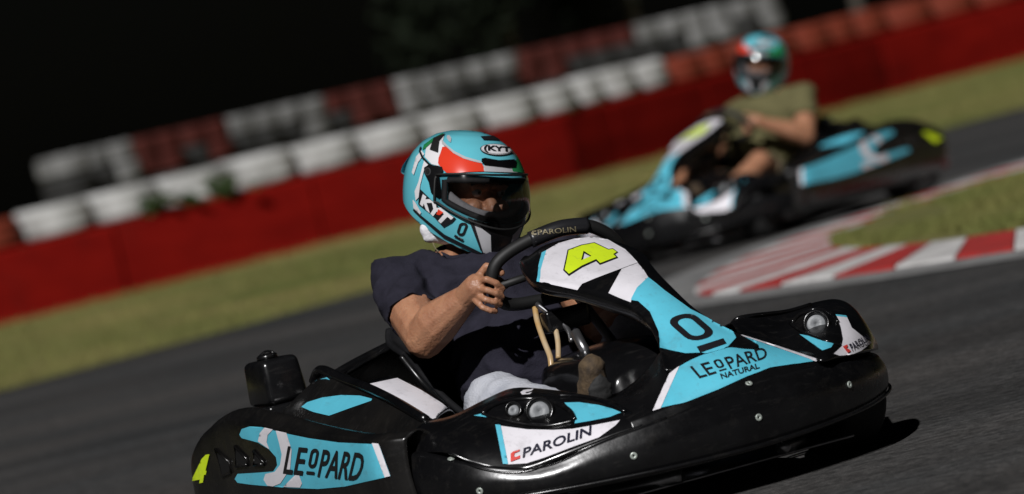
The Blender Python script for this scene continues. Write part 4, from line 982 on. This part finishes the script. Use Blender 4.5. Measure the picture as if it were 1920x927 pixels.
    for s_ in ('R', 'L'):
        hip, kn, an = (Vector(J[k + s_]) for k in ('hip', 'kn', 'an'))
        jp += [('c', hip, kn, .090, .070)]
        if shorts: jp += [('c', kn, L(hip, kn, 1.12), .07, .07)]; cuts.append((L(hip, kn, .82), kn - hip, hip, kn, .12))
        else: jp += [('c', kn, an, .068, .060)]; cuts.append((L(kn, an, .93), an - kn, kn, an, .10))
    jn = organic('shorts' if shorts else 'jeans', jp, trouser, per, .010, 7, .007, 24, cuts); m_ = jn.modifiers.new('cloth', 'SOLIDIFY'); m_.thickness = .004; m_.offset = 0
    for s_ in ('R', 'L'):
        an, toe = Vector(J['an' + s_]), Vector(J['toe' + s_]); d = toe - an; heel = an + Vector((.0, 0, -.06))
        sp_ = organic('shoe', [('c', heel + Vector((.01, 0, .02)), an + Vector((0, 0, .02)), .034, .036), ('c', heel + Vector((.01, 0, .02)), toe, .034, .030), ('c', an, L(an, toe, .7), .036, .034)], SUEDE, per, .007, 4, .003, 40)
        u_ = (toe - heel).normalized(); f_ = Vector((.92, 0, -.25)); f_ = (f_ - u_ * f_.dot(u_)).normalized(); s3 = u_.cross(f_); c_ = heel.lerp(toe, .62) + f_ * .030
        Mx = Matrix.Identity(4)
        for i in range(3): Mx[i][0] = f_[i]; Mx[i][1] = s3[i]; Mx[i][2] = u_[i]
        organic('sole', [('e', c_, (.010, .026, .070), Mx), ('e', c_ + u_ * .025, (.012, .029, .040), Mx)], RUBBER, sp_, .005, 2, .004, 90)
    return body
def hand_chain(pxs, r): return ([P(a, b, x=c) for a, b, c in pxs], r)
palm = P(893, 538, x=.045)
J1 = dict(pelvis=Vector((-.17, 0, .16)), belly=Vector((-.19, 0, .335)), chest=Vector((-.295, 0, .475)), neck=Vector((-.345, -.008, .588)),
    shR=P(742, 528, x=-.33), elR=P(797, 634, x=-.12), wrR=P(872, 560, x=.00), palmR=palm,
    shL=Vector((-.33, .185, .54)), elL=Vector((-.06, .135, .375)), wrL=Vector((.015, .175, .425)), palmL=Vector((.045, .158, .458)),
    hipR=Vector((-.17, -.10, .15)), knR=Vector((.20, -.265, .275)), anR=Vector((.56, -.215, .19)), toeR=Vector((.62, -.208, .322)),
    hipL=Vector((-.17, .10, .15)), knL=Vector((.18, .105, .330)), anL=Vector((.56, .10, .17)), toeL=Vector((.63, .09, .28)))
J1['fingR'] = [([palm + Vector((0, 0, .012)), P(896, 520, x=.045), P(912, 500, x=.06), P(928, 502, x=.075), P(940, 512, x=.08)], .0092),
    ([palm, P(897, 527, x=.06), P(912, 524, x=.088), P(930, 531, x=.094), P(942, 542, x=.085)], .0080),
    ([palm, P(895, 541, x=.06), P(913, 544, x=.088), P(930, 550, x=.094), P(941, 557, x=.085)], .0079),
    ([palm, P(894, 554, x=.055), P(911, 562, x=.083), P(928, 567, x=.088), P(938, 571, x=.08)], .0076),
    ([palm, P(891, 564, x=.05), P(905, 577, x=.072), P(920, 583, x=.077), P(929, 584, x=.072)], .0072),
    ([palm + Vector((0, .01, .01)), P(915, 520, x=.035), P(935, 526, x=.04), P(947, 536, x=.05)], .0095)]
pl = J1['palmL']; J1['fingL'] = [([pl, pl + Vector((.03, -.02, .012 - k * .018)), pl + Vector((.045, -.045, .006 - k * .018))], .009) for k in range(4)] + [([pl, pl + Vector((-.005, -.03, .03)), pl + Vector((.01, -.05, .04))], .0095)]
person_body(per1, J1, HM1, SHIRT, JEANS, False)
organic('neck_padding', [('e', P(812, 428, x=-.315), (.026, .032, .026)), ('e', P(838, 443, x=-.31), (.026, .032, .019)), ('e', P(814, 444, x=-.315), (.022, .027, .014))], PAD, per1, .005, 4)
tube('necklace', [P(811, 452, x=-.31), P(815, 464, x=-.295), P(822, 472, x=-.28)], .0012, GOLD, per1, 6)
# ---- second driver
per2 = empty('person', K2, 'driver in olive t-shirt and shorts in the blurred kart behind', 'person', 'kart drivers')
HM2 = face_frame(rad(-10), rad(6), 4, at(1428, 120, 27.0), K2.inverted())
helm2 = copy_tree(helm1, per2); helm2.matrix_local = HM2
hz = HM2.translation
J2 = {k: (v.copy() if isinstance(v, Vector) else v) for k, v in J1.items()}
for k in ('chest', 'neck', 'belly'): J2[k] = J1[k] + Vector((0, hz.y * .5, hz.z - .725))
for s_, sg in (('R', -1), ('L', 1)):
    J2['sh' + s_] = Vector((-.33, .195 * sg, .53 + hz.z - .725)); J2['el' + s_] = Vector((-.14, .29 * sg, .40)); J2['wr' + s_] = Vector((.02, .20 * sg, .50)); J2['palm' + s_] = Vector((.055, .175 * sg, .53))
    J2['kn' + s_] = Vector((.19, .24 * sg, .34)); J2['an' + s_] = Vector((.56, .17 * sg, .17)); J2['toe' + s_] = Vector((.62, .16 * sg, .29))
    p_ = J2['palm' + s_]; J2['fing' + s_] = [([p_, p_ + Vector((.03, -.02 * sg, .012 - k * .018)), p_ + Vector((.045, -.045 * sg, .006 - k * .018))], .009) for k in range(4)] + [([p_, p_ + Vector((-.005, -.03 * sg, .03)), p_ + Vector((.01, -.05 * sg, .04))], .0095)]
person_body(per2, J2, HM2, OLIVE, SHORTS, True, .009)
